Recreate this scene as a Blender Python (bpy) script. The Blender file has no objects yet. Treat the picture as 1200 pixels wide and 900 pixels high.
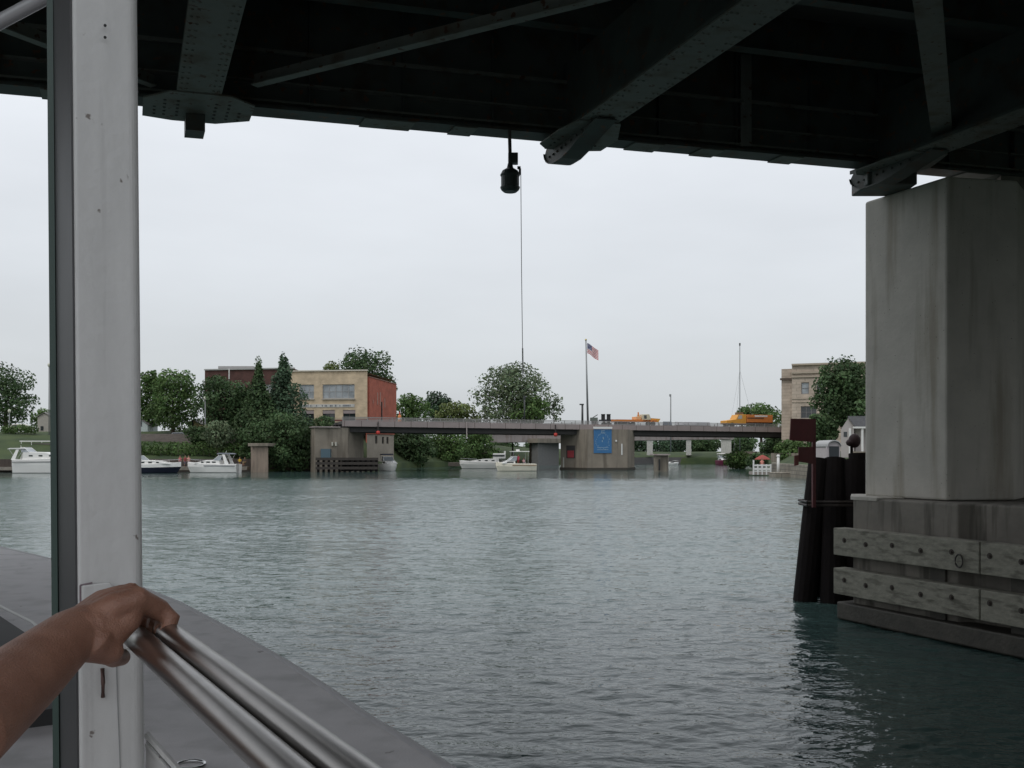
import bpy, bmesh, math, random
from mathutils import Vector, Matrix, noise
R = math.radians
scene = bpy.context.scene
C = scene.collection

# ------------------------------------------------------------------ camera, world, sun, exposure
FPX = 1150.0; HY = 530.0; EYE = 3.0
cd = bpy.data.cameras.new('camera'); cam = bpy.data.objects.new('camera', cd); C.objects.link(cam)
cam.location = (0, 0, EYE); cam.rotation_euler = (R(90), 0, 0)
cd.sensor_width = 36; cd.lens = 36 * FPX / 1200; cd.shift_y = (HY - 450) / 1200
cd.clip_start = 0.05; cd.clip_end = 9000
scene.camera = cam
scene.view_settings.view_transform = 'Standard'; scene.view_settings.look = 'None'
scene.view_settings.exposure = 0.0; scene.view_settings.gamma = 1.0
try: scene.view_settings.use_curve_mapping = False
except Exception: pass
SUN_DIR = Vector((-0.55, -0.45, 0.95)).normalized()       # towards the sun
w = bpy.data.worlds.new('World'); scene.world = w; w.use_nodes = True
nt = w.node_tree; N = nt.nodes; L = nt.links
bg = N['Background']; bg.inputs['Strength'].default_value = 0.114
sky = N.new('ShaderNodeTexSky'); sky.sky_type = 'NISHITA'; sky.sun_disc = False
sky.sun_elevation = math.asin(SUN_DIR.z); sky.sun_rotation = math.atan2(SUN_DIR.x, SUN_DIR.y)
sky.dust_density = 4.0; sky.air_density = 1.2
tc = N.new('ShaderNodeTexCoord'); sep = N.new('ShaderNodeSeparateXYZ'); L.new(tc.outputs['Generated'], sep.inputs[0])
gr = N.new('ShaderNodeValToRGB'); L.new(sep.outputs[2], gr.inputs[0])
gr.color_ramp.elements[0].position = 0.0; gr.color_ramp.elements[0].color = (5.25, 5.55, 5.75, 1)
gr.color_ramp.elements[1].position = 0.45; gr.color_ramp.elements[1].color = (8.3, 8.6, 9.1, 1)
e = gr.color_ramp.elements.new(0.16); e.color = (6.5, 6.8, 7.15, 1)
mp = N.new('ShaderNodeMapping'); L.new(tc.outputs['Generated'], mp.inputs[0]); mp.inputs['Scale'].default_value = (1.6, 1.6, 5.5)
nz = N.new('ShaderNodeTexNoise'); L.new(mp.outputs[0], nz.inputs[0]); nz.inputs['Scale'].default_value = 2.2; nz.inputs['Detail'].default_value = 6; nz.inputs['Roughness'].default_value = .5
mr = N.new('ShaderNodeMapRange'); L.new(nz.outputs[0], mr.inputs[0]); mr.inputs[1].default_value = .3; mr.inputs[2].default_value = .7; mr.inputs[3].default_value = .975; mr.inputs[4].default_value = 1.07
ml = N.new('ShaderNodeVectorMath'); ml.operation = 'SCALE'; L.new(gr.outputs[0], ml.inputs[0]); L.new(mr.outputs[0], ml.inputs['Scale'])
mx = N.new('ShaderNodeMix'); mx.data_type = 'RGBA'; mx.inputs['Factor'].default_value = 0.9
L.new(sky.outputs[0], mx.inputs[6]); L.new(ml.outputs[0], mx.inputs[7]); L.new(mx.outputs[2], bg.inputs['Color'])
sl = bpy.data.lights.new('sun', 'SUN'); so = bpy.data.objects.new('sun', sl); C.objects.link(so)
sl.energy = 0.7; sl.angle = R(18); sl.color = (1, .96, .9)
so.rotation_euler = (-SUN_DIR).to_track_quat('-Z', 'Y').to_euler()

# ------------------------------------------------------------------ helpers
def W(px, py, Y):
    """world point seen at photo pixel (px,py) when it stands Y metres ahead"""
    return Vector(((px - 600) / FPX * Y, Y, EYE - (py - HY) / FPX * Y))
def WX(px, Y): return (px - 600) / FPX * Y
def WZ(py, Y): return EYE - (py - HY) / FPX * Y
def on_z(px, py, z):
    Y = (EYE - z) * FPX / (py - HY); return Vector((WX(px, Y), Y, z))
def tag(o, label=None, cat=None, group=None, kind=None):
    if label: o['label'] = label
    if cat: o['category'] = cat
    if group: o['group'] = group
    if kind: o['kind'] = kind
    return o
def thing(name, label, cat, loc=(0, 0, 0), rz=0.0, group=None):
    o = bpy.data.objects.new(name, None); C.objects.link(o); o.empty_display_size = .3
    o.location = loc; o.rotation_euler = (0, 0, rz); return tag(o, label, cat, group)
def kids(o): return [c for c in bpy.data.objects if c.parent == o]
def copy_tree(o, parent=None):
    c = o.copy(); C.objects.link(c)
    if parent: c.parent = parent
    for ch in kids(o):
        if ch is not c: copy_tree(ch, c)
    return c

class MB:
    def __init__(s): s.v = []; s.f = []; s.m = []; s.cur = 0
    def add(s, vs, fs):
        b = len(s.v); s.v += [Vector(v) for v in vs]; s.f += [tuple(i + b for i in f) for f in fs]; s.m += [s.cur] * len(fs); return s
    def box(s, c, d, rz=0.0):
        x, y, z = d[0] / 2, d[1] / 2, d[2] / 2; M = Matrix.Rotation(rz, 3, 'Z'); c = Vector(c)
        vs = [c + M @ Vector((i * x, j * y, k * z)) for k in (-1, 1) for j in (-1, 1) for i in (-1, 1)]
        return s.add(vs, [(0, 2, 3, 1), (4, 5, 7, 6), (0, 1, 5, 4), (2, 6, 7, 3), (1, 3, 7, 5), (0, 4, 6, 2)])
    def bb(s, x0, x1, y0, y1, z0, z1): return s.box(((x0 + x1) / 2, (y0 + y1) / 2, (z0 + z1) / 2), (abs(x1 - x0), abs(y1 - y0), abs(z1 - z0)))
    def beam(s, p, q, wd, ht, up=(0, 0, 1)):
        p = Vector(p); q = Vector(q); a = (q - p).normalized(); u = Vector(up)
        sd = a.cross(u)
        if sd.length < 1e-4: sd = a.cross(Vector((1, 0, 0)))
        sd.normalize(); u = sd.cross(a).normalized()
        vs = [r + sd * (i * wd / 2) + u * (j * ht / 2) for r in (p, q) for j in (-1, 1) for i in (-1, 1)]
        return s.add(vs, [(0, 1, 3, 2), (4, 6, 7, 5), (0, 4, 5, 1), (2, 3, 7, 6), (1, 5, 7, 3), (0, 2, 6, 4)])
    def prism(s, poly, z0, z1):
        n = len(poly); vs = [(p[0], p[1], z0) for p in poly] + [(p[0], p[1], z1) for p in poly]
        return s.add(vs, [tuple(range(n))[::-1], tuple(range(n, 2 * n))] + [(i, (i + 1) % n, (i + 1) % n + n, i + n) for i in range(n)])
    def extr(s, poly, off):
        n = len(poly); poly = [Vector(p) for p in poly]; off = Vector(off); vs = poly + [p + off for p in poly]
        return s.add(vs, [tuple(range(n))[::-1], tuple(range(n, 2 * n))] + [(i, (i + 1) % n, (i + 1) % n + n, i + n) for i in range(n)])
    def tube(s, pts, rad, seg=10, ratio=1.0, up=(0, 0, 1), cap=True, dome=False):
        pts = [Vector(p) for p in pts]
        if not hasattr(rad, '__len__'): rad = [rad] * len(pts)
        rad = list(rad)
        if dome:
            a = (pts[0] - pts[1]).normalized(); b = (pts[-1] - pts[-2]).normalized(); r0, r1 = rad[0], rad[-1]
            pts = [pts[0] + a * r0 * .95, pts[0] + a * r0 * .6] + pts + [pts[-1] + b * r1 * .6, pts[-1] + b * r1 * .95]
            rad = [r0 * .3, r0 * .8] + rad + [r1 * .8, r1 * .3]
        base = len(s.v); vs = []; fs = []; n = len(pts); up = Vector(up)
        rt = ratio if hasattr(ratio, '__len__') else [ratio] * n
        if len(rt) < n: rt = [rt[0], rt[0]] + list(rt) + [rt[-1], rt[-1]]
        for i, p in enumerate(pts):
            a = (pts[min(i + 1, n - 1)] - pts[max(i - 1, 0)]).normalized()
            sd = a.cross(up)
            if sd.length < 1e-3: sd = a.cross(Vector((0, 1, 0)))
            sd.normalize(); u = sd.cross(a)
            for k in range(seg):
                t = 2 * math.pi * k / seg; vs.append(p + sd * math.cos(t) * rad[i] + u * math.sin(t) * rad[i] * rt[i])
        for i in range(n - 1):
            for k in range(seg):
                fs.append((i * seg + k, i * seg + (k + 1) % seg, (i + 1) * seg + (k + 1) % seg, (i + 1) * seg + k))
        if cap: fs += [tuple(range(seg))[::-1], tuple((n - 1) * seg + k for k in range(seg))]
        return s.add(vs, fs)
    def ell(s, c, r, seg=12, rings=8, M=None):
        c = Vector(c); vs = []; fs = []
        M = M or Matrix.Identity(3)
        vs.append(c + M @ Vector((0, 0, -r[2])))
        for i in range(1, rings):
            ph = -math.pi / 2 + math.pi * i / rings
            for k in range(seg):
                t = 2 * math.pi * k / seg
                vs.append(c + M @ Vector((r[0] * math.cos(ph) * math.cos(t), r[1] * math.cos(ph) * math.sin(t), r[2] * math.sin(ph))))
        vs.append(c + M @ Vector((0, 0, r[2])))
        for k in range(seg):
            fs.append((0, 1 + (k + 1) % seg, 1 + k)); fs.append((len(vs) - 1, 1 + (rings - 2) * seg + k, 1 + (rings - 2) * seg + (k + 1) % seg))
        for i in range(rings - 2):
            for k in range(seg):
                a = 1 + i * seg; b = a + seg; fs.append((a + k, a + (k + 1) % seg, b + (k + 1) % seg, b + k))
        return s.add(vs, fs)
    def lathe(s, c, prof, seg=16):
        c = Vector(c); vs = []; fs = []
        for r, z in prof:
            for k in range(seg):
                t = 2 * math.pi * k / seg; vs.append(c + Vector((r * math.cos(t), r * math.sin(t), z)))
        for i in range(len(prof) - 1):
            for k in range(seg): fs.append((i * seg + k, i * seg + (k + 1) % seg, (i + 1) * seg + (k + 1) % seg, (i + 1) * seg + k))
        fs += [tuple(range(seg))[::-1], tuple((len(prof) - 1) * seg + k for k in range(seg))]
        return s.add(vs, fs)
    def build(s, name, mat, parent=None, local=False, smooth=False, bevel=0.0, label=None):
        org = Vector((0, 0, 0))
        if parent is None and not local and s.v:
            xs = [v.x for v in s.v]; ys = [v.y for v in s.v]
            org = Vector(((min(xs) + max(xs)) / 2, (min(ys) + max(ys)) / 2, min(v.z for v in s.v)))
        elif parent is not None and not local:
            p = parent
            while p is not None: org += Vector(p.location); p = p.parent
        me = bpy.data.meshes.new(name); me.from_pydata([tuple(v - org) for v in s.v], [], s.f)
        mats = mat if isinstance(mat, (list, tuple)) else [mat]
        for m in mats: me.materials.append(m)
        if len(mats) > 1: me.polygons.foreach_set('material_index', s.m)
        if smooth: me.polygons.foreach_set('use_smooth', [True] * len(me.polygons))
        me.update()
        o = bpy.data.objects.new(name, me); C.objects.link(o)
        if parent is not None: o.parent = parent
        elif not local: o.location = org
        if bevel:
            b = o.modifiers.new('bevel', 'BEVEL'); b.width = bevel; b.segments = 2; b.limit_method = 'ANGLE'
        if label: o['label'] = label
        return o

# ------------------------------------------------------------------ materials
def mat(name, col, rough=.7, metal=0.0, var=.0, vscale=3.0, vstretch=(1, 1, 1), bump=0.0, bscale=20.0, stain=None, stain_amt=0.0, stain_scale=(1, 1, .15), spec=None, coords='Object', chips=None, chip_scale=60.0, chip_at=.68):
    m = bpy.data.materials.new(name); m.use_nodes = True; nt = m.node_tree; N = nt.nodes; L = nt.links
    b = N['Principled BSDF']; b.inputs['Roughness'].default_value = rough; b.inputs['Metallic'].default_value = metal
    if spec is not None: b.inputs['Specular IOR Level'].default_value = spec
    tc = N.new('ShaderNodeTexCoord'); src = tc.outputs['Object']
    if coords == 'World': src = N.new('ShaderNodeNewGeometry').outputs['Position']
    c = N.new('ShaderNodeRGB'); c.outputs[0].default_value = (*col, 1); out = c.outputs[0]
    if var > 0:
        mp = N.new('ShaderNodeMapping'); mp.inputs['Scale'].default_value = vstretch; L.new(src, mp.inputs[0])
        n = N.new('ShaderNodeTexNoise'); n.inputs['Scale'].default_value = vscale; n.inputs['Detail'].default_value = 7; n.inputs['Roughness'].default_value = .6; L.new(mp.outputs[0], n.inputs[0])
        r = N.new('ShaderNodeMapRange'); r.inputs[1].default_value = .25; r.inputs[2].default_value = .75; r.inputs[3].default_value = 1 - var; r.inputs[4].default_value = 1 + var; L.new(n.outputs[0], r.inputs[0])
        v = N.new('ShaderNodeVectorMath'); v.operation = 'SCALE'; L.new(out, v.inputs[0]); L.new(r.outputs[0], v.inputs['Scale']); out = v.outputs[0]
        rr = N.new('ShaderNodeMapRange'); rr.inputs[3].default_value = max(.02, rough - .1); rr.inputs[4].default_value = min(1, rough + .1); L.new(n.outputs[0], rr.inputs[0]); L.new(rr.outputs[0], b.inputs['Roughness'])
    if stain:
        mp = N.new('ShaderNodeMapping'); mp.inputs['Scale'].default_value = stain_scale; L.new(src, mp.inputs[0])
        n = N.new('ShaderNodeTexNoise'); n.inputs['Scale'].default_value = 2.5; n.inputs['Detail'].default_value = 6; L.new(mp.outputs[0], n.inputs[0])
        r = N.new('ShaderNodeMapRange'); r.inputs[1].default_value = .5; r.inputs[2].default_value = .68; r.inputs[4].default_value = stain_amt; L.new(n.outputs[0], r.inputs[0])
        x = N.new('ShaderNodeMix'); x.data_type = 'RGBA'; L.new(r.outputs[0], x.inputs[0]); L.new(out, x.inputs[6]); x.inputs[7].default_value = (*stain, 1); out = x.outputs[2]
    if chips:
        n = N.new('ShaderNodeTexNoise'); n.inputs['Scale'].default_value = chip_scale; n.inputs['Detail'].default_value = 3; L.new(src, n.inputs[0])
        r = N.new('ShaderNodeMapRange'); r.inputs[1].default_value = chip_at; r.inputs[2].default_value = chip_at + .03; L.new(n.outputs[0], r.inputs[0])
        x = N.new('ShaderNodeMix'); x.data_type = 'RGBA'; L.new(r.outputs[0], x.inputs[0]); L.new(out, x.inputs[6]); x.inputs[7].default_value = (*chips, 1); out = x.outputs[2]
    L.new(out, b.inputs['Base Color'])
    if bump > 0:
        n = N.new('ShaderNodeTexNoise'); n.inputs['Scale'].default_value = bscale; n.inputs['Detail'].default_value = 5; L.new(src, n.inputs[0])
        k = N.new('ShaderNodeBump'); k.inputs['Strength'].default_value = bump; k.inputs['Distance'].default_value = .02; L.new(n.outputs[0], k.inputs['Height']); L.new(k.outputs[0], b.inputs['Normal'])
    return m

def leaf_mat(name, col):
    m = bpy.data.materials.new(name); m.use_nodes = True; nt = m.node_tree; N = nt.nodes; L = nt.links
    b = N['Principled BSDF']; b.inputs['Roughness'].default_value = .6; b.inputs['Specular IOR Level'].default_value = .25
    at = N.new('ShaderNodeAttribute'); at.attribute_name = 'tint'
    c = N.new('ShaderNodeRGB'); c.outputs[0].default_value = (*col, 1)
    v = N.new('ShaderNodeVectorMath'); v.operation = 'MULTIPLY'; L.new(c.outputs[0], v.inputs[0]); L.new(at.outputs['Color'], v.inputs[1]); L.new(v.outputs[0], b.inputs['Base Color'])
    tr = N.new('ShaderNodeBsdfTranslucent'); L.new(v.outputs[0], tr.inputs[0])
    mx = N.new('ShaderNodeMixShader'); mx.inputs[0].default_value = .25; L.new(b.outputs[0], mx.inputs[1]); L.new(tr.outputs[0], mx.inputs[2])
    L.new(mx.outputs[0], N['Material Output'].inputs['Surface']); return m

conc = mat('concrete', (.47, .45, .405), .85, chips=(.12, .11, .09), chip_scale=26, chip_at=.71, var=.13, vscale=1.6, bump=.2, bscale=14, stain=(.17, .14, .085), stain_amt=.5, stain_scale=(1.3, 1.3, .12))
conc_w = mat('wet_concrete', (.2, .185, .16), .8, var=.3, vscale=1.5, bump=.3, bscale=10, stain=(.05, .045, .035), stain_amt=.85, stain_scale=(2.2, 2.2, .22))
conc_far = mat('aged_concrete', (.235, .205, .165), .85, var=.2, vscale=.5, bump=.0, stain=(.10, .085, .065), stain_amt=.7, stain_scale=(.5, .5, .05))
conc_pale = mat('pale_pink_concrete', (.36, .315, .30), .85, var=.12, vscale=.6, stain=(.2, .15, .13), stain_amt=.6, stain_scale=(.6, .6, .1))
steel = mat('painted_steel', (.07, .082, .075), .6, var=.25, vscale=2, bump=.15, bscale=8, stain=(.06, .035, .02), stain_amt=.7, stain_scale=(1, 1, 1), coords='World', chips=(.14, .07, .04), chip_scale=7, chip_at=.64)
steel_lt = mat('grey_painted_steel', (.17, .18, .16), .6, var=.25, vscale=2.5, bump=.12, bscale=9, stain=(.09, .055, .03), stain_amt=.7, stain_scale=(1, 1, 1), coords='World', chips=(.09, .045, .025), chip_scale=9, chip_at=.64)
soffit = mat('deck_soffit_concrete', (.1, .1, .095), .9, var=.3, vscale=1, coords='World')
girder_m = mat('black_bridge_steel', (.035, .033, .032), .7, var=.3, vscale=.4)
timber = mat('grey_timber', (.25, .243, .2), .85, var=.28, vscale=3, vstretch=(2.5, 2.5, 6), bump=.35, bscale=25, stain=(.07, .065, .05), stain_amt=.7, stain_scale=(1.2, 1.2, 5), coords='World')
timber_wet = mat('wet_timber', (.06, .055, .045), .6, var=.4, vscale=4, bump=.5, bscale=16, coords='World')
tar = mat('tarred_timber', (.011, .009, .009), .95, spec=.15, var=.4, vscale=5, vstretch=(1, 1, .2), bump=.6, bscale=12)
dark_red = mat('dark_red_board', (.075, .012, .014), .6, var=.2, vscale=6)
white_p = mat('white_paint', (.72, .72, .7), .5, var=.05, vscale=4)
gel = mat('white_gelcoat', (.82, .81, .78), .22, var=.03, vscale=1)
cream = mat('cream_gelcoat', (.78, .74, .62), .3, var=.04, vscale=1)
navy = mat('navy_gelcoat', (.012, .014, .03), .25)
glass_d = mat('dark_tinted_glass', (.03, .037, .04), .08, spec=.8)
glass_l = mat('curtained_window_glass', (.3, .33, .35), .15, var=.35, vscale=.7, spec=.7)
canvas_g = mat('grey_canvas', (.2, .22, .25), .8, var=.1)
canvas_n = mat('navy_canvas', (.03, .04, .08), .8, var=.1)
chrome = mat('stainless', (.6, .6, .6), .25, metal=1)
blackm = mat('black_rubber', (.02, .02, .02), .6)
redp = mat('red_paint', (.5, .04, .03), .5)
orange = mat('orange_paint', (.6, .2, .045), .5, var=.12, vscale=1.5)
yellow = mat('yellow_paint', (.7, .33, .05), .5, var=.1)
brickm = None
def brick(name, a, b, mortar, sc=1.0):
    m = bpy.data.materials.new(name); m.use_nodes = True; nt = m.node_tree; N = nt.nodes; L = nt.links; P = N['Principled BSDF']; P.inputs['Roughness'].default_value = .9
    tc = N.new('ShaderNodeTexCoord'); s = N.new('ShaderNodeSeparateXYZ'); L.new(tc.outputs['Object'], s.inputs[0])
    ad = N.new('ShaderNodeMath'); L.new(s.outputs[0], ad.inputs[0]); L.new(s.outputs[1], ad.inputs[1])
    cb = N.new('ShaderNodeCombineXYZ'); L.new(ad.outputs[0], cb.inputs[0]); L.new(s.outputs[2], cb.inputs[1])
    bt = N.new('ShaderNodeTexBrick'); L.new(cb.outputs[0], bt.inputs[0]); bt.inputs['Scale'].default_value = sc
    bt.inputs['Color1'].default_value = (*a, 1); bt.inputs['Color2'].default_value = (*b, 1); bt.inputs['Mortar'].default_value = (*mortar, 1)
    bt.inputs['Brick Width'].default_value = .4; bt.inputs['Row Height'].default_value = .14; bt.inputs['Mortar Size'].default_value = .012
    n = N.new('ShaderNodeTexNoise'); n.inputs['Scale'].default_value = .8; n.inputs['Detail'].default_value = 6; L.new(tc.outputs['Object'], n.inputs[0])
    r = N.new('ShaderNodeMapRange'); r.inputs[1].default_value = .3; r.inputs[2].default_value = .7; r.inputs[3].default_value = .78; r.inputs[4].default_value = 1.15; L.new(n.outputs[0], r.inputs[0])
    v = N.new('ShaderNodeVectorMath'); v.operation = 'SCALE'; L.new(bt.outputs[0], v.inputs[0]); L.new(r.outputs[0], v.inputs['Scale']); L.new(v.outputs[0], P.inputs['Base Color']); return m
brick_tan = brick('buff_brick', (.60, .48, .33), (.54, .43, .29), (.5, .42, .32))
brick_red = brick('red_brick', (.42, .105, .062), (.36, .088, .05), (.36, .15, .11))
brick_brown = brick('brown_brick', (.10, .042, .034), (.08, .036, .03), (.09, .06, .055))
stone_blk = brick('stone_blocks', (.27, .245, .2), (.2, .18, .145), (.12, .11, .09), .3)
lime = brick('limestone', (.50, .42, .345), (.47, .395, .32), (.38, .32, .26), .25)

# ------------------------------------------------------------------ water, terrain
def water_mat():
    m = bpy.data.materials.new('river_water'); m.use_nodes = True; nt = m.node_tree; N = nt.nodes; L = nt.links; P = N['Principled BSDF']
    P.inputs['Base Color'].default_value = (.05, .088, .082, 1); P.inputs['Roughness'].default_value = .06; P.inputs['IOR'].default_value = 1.333
    g = N.new('ShaderNodeNewGeometry'); s = N.new('ShaderNodeSeparateXYZ'); L.new(g.outputs['Position'], s.inputs[0])
    def noi(scale, st, det, rough=.55, rot=0.0):
        mp = N.new('ShaderNodeMapping'); mp.inputs['Scale'].default_value = st; mp.inputs['Rotation'].default_value = (0, 0, rot); L.new(g.outputs['Position'], mp.inputs[0])
        n = N.new('ShaderNodeTexNoise'); n.inputs['Scale'].default_value = scale; n.inputs['Detail'].default_value = det; n.inputs['Roughness'].default_value = rough; n.inputs['Distortion'].default_value = .4; L.new(mp.outputs[0], n.inputs[0]); return n.outputs[0]
    def mth(op, a, b):
        x = N.new('ShaderNodeMath'); x.operation = op
        for i, q in enumerate((a, b)):
            if isinstance(q, (int, float)): x.inputs[i].default_value = q
            else: L.new(q, x.inputs[i])
        return x.outputs[0]
    a = noi(2.6, (.75, 1.3, 1), 3.0, .55, .25); b = noi(.55, (.6, 1.3, 1), 2, .5, -.2); c = noi(9, (.8, 1.2, 1), 2, .5, .1)
    h = mth('ADD', mth('MULTIPLY', a, .045), mth('ADD', mth('MULTIPLY', b, .05), mth('MULTIPLY', c, .012)))
    pt = noi(.035, (.35, 1.0, 1), 3)                                   # cat's paws: calmer and rougher patches
    pm = N.new('ShaderNodeMapRange'); pm.inputs[1].default_value = .35; pm.inputs[2].default_value = .65; pm.inputs[3].default_value = .75; pm.inputs[4].default_value = 1.1; L.new(pt, pm.inputs[0])
    # sheltered belt in the lee of the far bank and bridge
    ln = mth('ADD', s.outputs[1], mth('MULTIPLY', s.outputs[0], .12))
    sh = N.new('ShaderNodeMapRange'); sh.inputs[1].default_value = 100; sh.inputs[2].default_value = 112; sh.inputs[3].default_value = 1.0; sh.inputs[4].default_value = .5; L.new(ln, sh.inputs[0])
    rg = N.new('ShaderNodeMapRange'); rg.inputs[1].default_value = 14; rg.inputs[2].default_value = 70; rg.inputs[3].default_value = .05; rg.inputs[4].default_value = .16; L.new(s.outputs[1], rg.inputs[0])
    rs_ = N.new('ShaderNodeMapRange'); rs_.inputs[1].default_value = .5; rs_.inputs[2].default_value = 1; rs_.inputs[3].default_value = .3; rs_.inputs[4].default_value = 1.0; L.new(sh.outputs[0], rs_.inputs[0])
    L.new(mth('MULTIPLY', rg.outputs[0], rs_.outputs[0]), P.inputs['Roughness'])
    bp = N.new('ShaderNodeBump'); bp.inputs['Distance'].default_value = 1.0
    L.new(mth('MULTIPLY', pm.outputs[0], sh.outputs[0]), bp.inputs['Strength']); L.new(h, bp.inputs['Height']); L.new(bp.outputs[0], P.inputs['Normal'])
    return m
import numpy as np
def river():
    rng = np.random.default_rng(11)
    rows = [2.2]
    while rows[-1] < 122: rows.append(rows[-1] + .017 + .0024 * rows[-1])
    ys = np.array(rows); nc = 1000; us = np.linspace(-.82, .72, nc)
    Yg = np.repeat(ys[:, None], nc, 1); Xg = Yg * us[None, :]
    # wind patches
    def patch(sc, k):
        f = np.zeros_like(Xg)
        for _ in range(k):
            th = rng.uniform(0, np.pi); kk = sc * rng.uniform(.5, 1.6); f += np.sin(kk * (Xg * np.cos(th) * .6 + Yg * np.sin(th)) + rng.uniform(0, 6.28))
        return f / np.sqrt(k)
    g = np.clip(1 + .30 * patch(.10, 7) + .28 * patch(.5, 9), .35, 1.9)
    h = np.zeros_like(Xg); K = 72
    for i in range(K):
        lam = .12 * (1.9 / .12) ** rng.uniform(0, 1); k = 2 * np.pi / lam; th = rng.normal(1.35, .62)
        slope = .112 / np.sqrt(K) * np.sqrt(2) * (1.15 if lam < .8 else .7)
        fade = np.clip((lam / (.0044 * Yg + .02)) - 1, 0, 1)             # leave out waves finer than the mesh
        ph = k * (Xg * np.cos(th) + Yg * np.sin(th)) + rng.uniform(0, 6.28) + .8 * patch(.35, 3)
        h += fade * slope / k * (np.sin(ph) + .22 * np.cos(2 * ph))
    edge = np.clip((118 - Yg - .12 * Xg) / 10, 0, 1); h = h * g * edge
    n = Xg.size; nr = len(ys)
    co = np.empty((n + 4, 3), np.float32); co[:n, 0] = Xg.ravel(); co[:n, 1] = Yg.ravel(); co[:n, 2] = h.ravel(); S = 4000
    co[n:] = [(-S, -S, -.07), (S, -S, -.07), (S, S, -.07), (-S, S, -.07)]
    i = np.arange(nr - 1)[:, None] * nc + np.arange(nc - 1)[None, :]; q = np.stack([i, i + 1, i + nc + 1, i + nc], -1).reshape(-1, 4); q = np.vstack([q, [[n, n + 1, n + 2, n + 3]]]).astype(np.int32)
    me = bpy.data.meshes.new('water'); me.vertices.add(len(co)); me.vertices.foreach_set('co', co.ravel()); me.loops.add(q.size); me.loops.foreach_set('vertex_index', q.ravel()); me.polygons.add(len(q))
    me.polygons.foreach_set('loop_start', np.arange(0, q.size, 4, dtype=np.int32)); me.polygons.foreach_set('loop_total', np.full(len(q), 4, np.int32)); me.polygons.foreach_set('use_smooth', np.ones(len(q), bool)); me.update(calc_edges=True); me.materials.append(water_mat())
    o = bpy.data.objects.new('water', me); C.objects.link(o); return tag(o, kind='structure', label='grey green rippled river water')
river()

gm = bpy.data.materials.new('bank_ground'); gm.use_nodes = True
_n = gm.node_tree.nodes; _l = gm.node_tree.links; _p = _n['Principled BSDF']; _p.inputs['Roughness'].default_value = .95
_g = _n.new('ShaderNodeNewGeometry'); _t = _n.new('ShaderNodeTexNoise'); _t.inputs['Scale'].default_value = .25; _t.inputs['Detail'].default_value = 8; _l.new(_g.outputs['Position'], _t.inputs[0])
_r = _n.new('ShaderNodeValToRGB'); _l.new(_t.outputs[0], _r.inputs[0]); _r.color_ramp.elements[0].position = .3; _r.color_ramp.elements[0].color = (.025, .045, .016, 1); _r.color_ramp.elements[1].position = .7; _r.color_ramp.elements[1].color = (.06, .085, .026, 1); _l.new(_r.outputs[0], _p.inputs['Base Color'])
# shoreline of the basin, seen from above, with the height profile of the bank behind each point (near, mid, far)
SH = [((-78, -150), 2, 4, 6), ((-84, 60), 2, 4, 6), ((-84, 150), 1.9, 2.5, 6.4), ((-66, 154), 1.9, 2.6, 6.6), ((-50, 156), 1.9, 2.6, 6.7), ((-40, 160), 1.9, 3.2, 7.6),
      ((-30, 168), 1.8, 7.2, 8.2), ((-24, 178), 1.6, 2.6, 8.2), ((-20, 196), 1.4, 2.4, 7.0), ((-9, 222), 1.4, 2.4, 5), ((5, 248), 1.5, 3.4, 4.5), ((20, 268), 1.9, 3, 3.4),
      ((44, 272), 1.9, 2.8, 3.2), ((62, 258), 1.9, 2.8, 3.2), ((58, 230), 1.2, 2.6, 3.2), ((48, 196), .8, 2.4, 3.2), ((42, 165), .9, 2.4, 3.2), ((36, 134), 1.35, 2.4, 3.2), ((34, 108), 1.4, 2.2, 3.0),
      ((35, 70), 1.4, 2, 3), ((37, 20), 1.4, 2, 3), ((38, -150), 1.4, 2, 3)]
def terrain():
    ctr = Vector((0, 90)); pts = []
    nS = len(SH)
    for i in range(nS):
        (a, n0, m0, f0), (b, n1, m1, f1) = SH[i], SH[(i + 1) % nS]
        a = Vector(a); b = Vector(b); k = max(2, int((b - a).length / 6))
        for j in range(k):
            t = j / k; pts.append((a.lerp(b, t), n0 + (n1 - n0) * t, m0 + (m1 - m0) * t, f0 + (f1 - f0) * t))
    rings = [(-1.2, None), (-.6, 'n'), (2.5, 'n2'), (7, 'mid'), (14, 'mf'), (24, 'far'), (60, 'far'), (300, 'far'), (3800, 'far')]
    mb = MB(); n = len(pts); vs = []
    for d, lev in rings:
        for p, zn, zm, zf in pts:
            u = (p - ctr).normalized(); q = p + u * (d if d > -1 else -1.2)
            z = {None: -2.5, 'n': zn - .5, 'n2': zn - .05, 'mid': zm, 'mf': (zm * .4 + zf * .6), 'far': zf}[lev]
            if lev in ('mid', 'mf', 'n2'): z += .25 * noise.noise(Vector((q.x * .2, q.y * .2, 0)))
            vs.append((q.x, q.y, z))
    fs = [(r * n + i, r * n + (i + 1) % n, (r + 1) * n + (i + 1) % n, (r + 1) * n + i) for r in range(len(rings) - 1) for i in range(n)]
    mb.add(vs, fs); o = mb.build('ground', gm, local=True, smooth=True); tag(o, kind='structure', label='grassy river banks around the basin')
    return pts
SHP = terrain()
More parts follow.
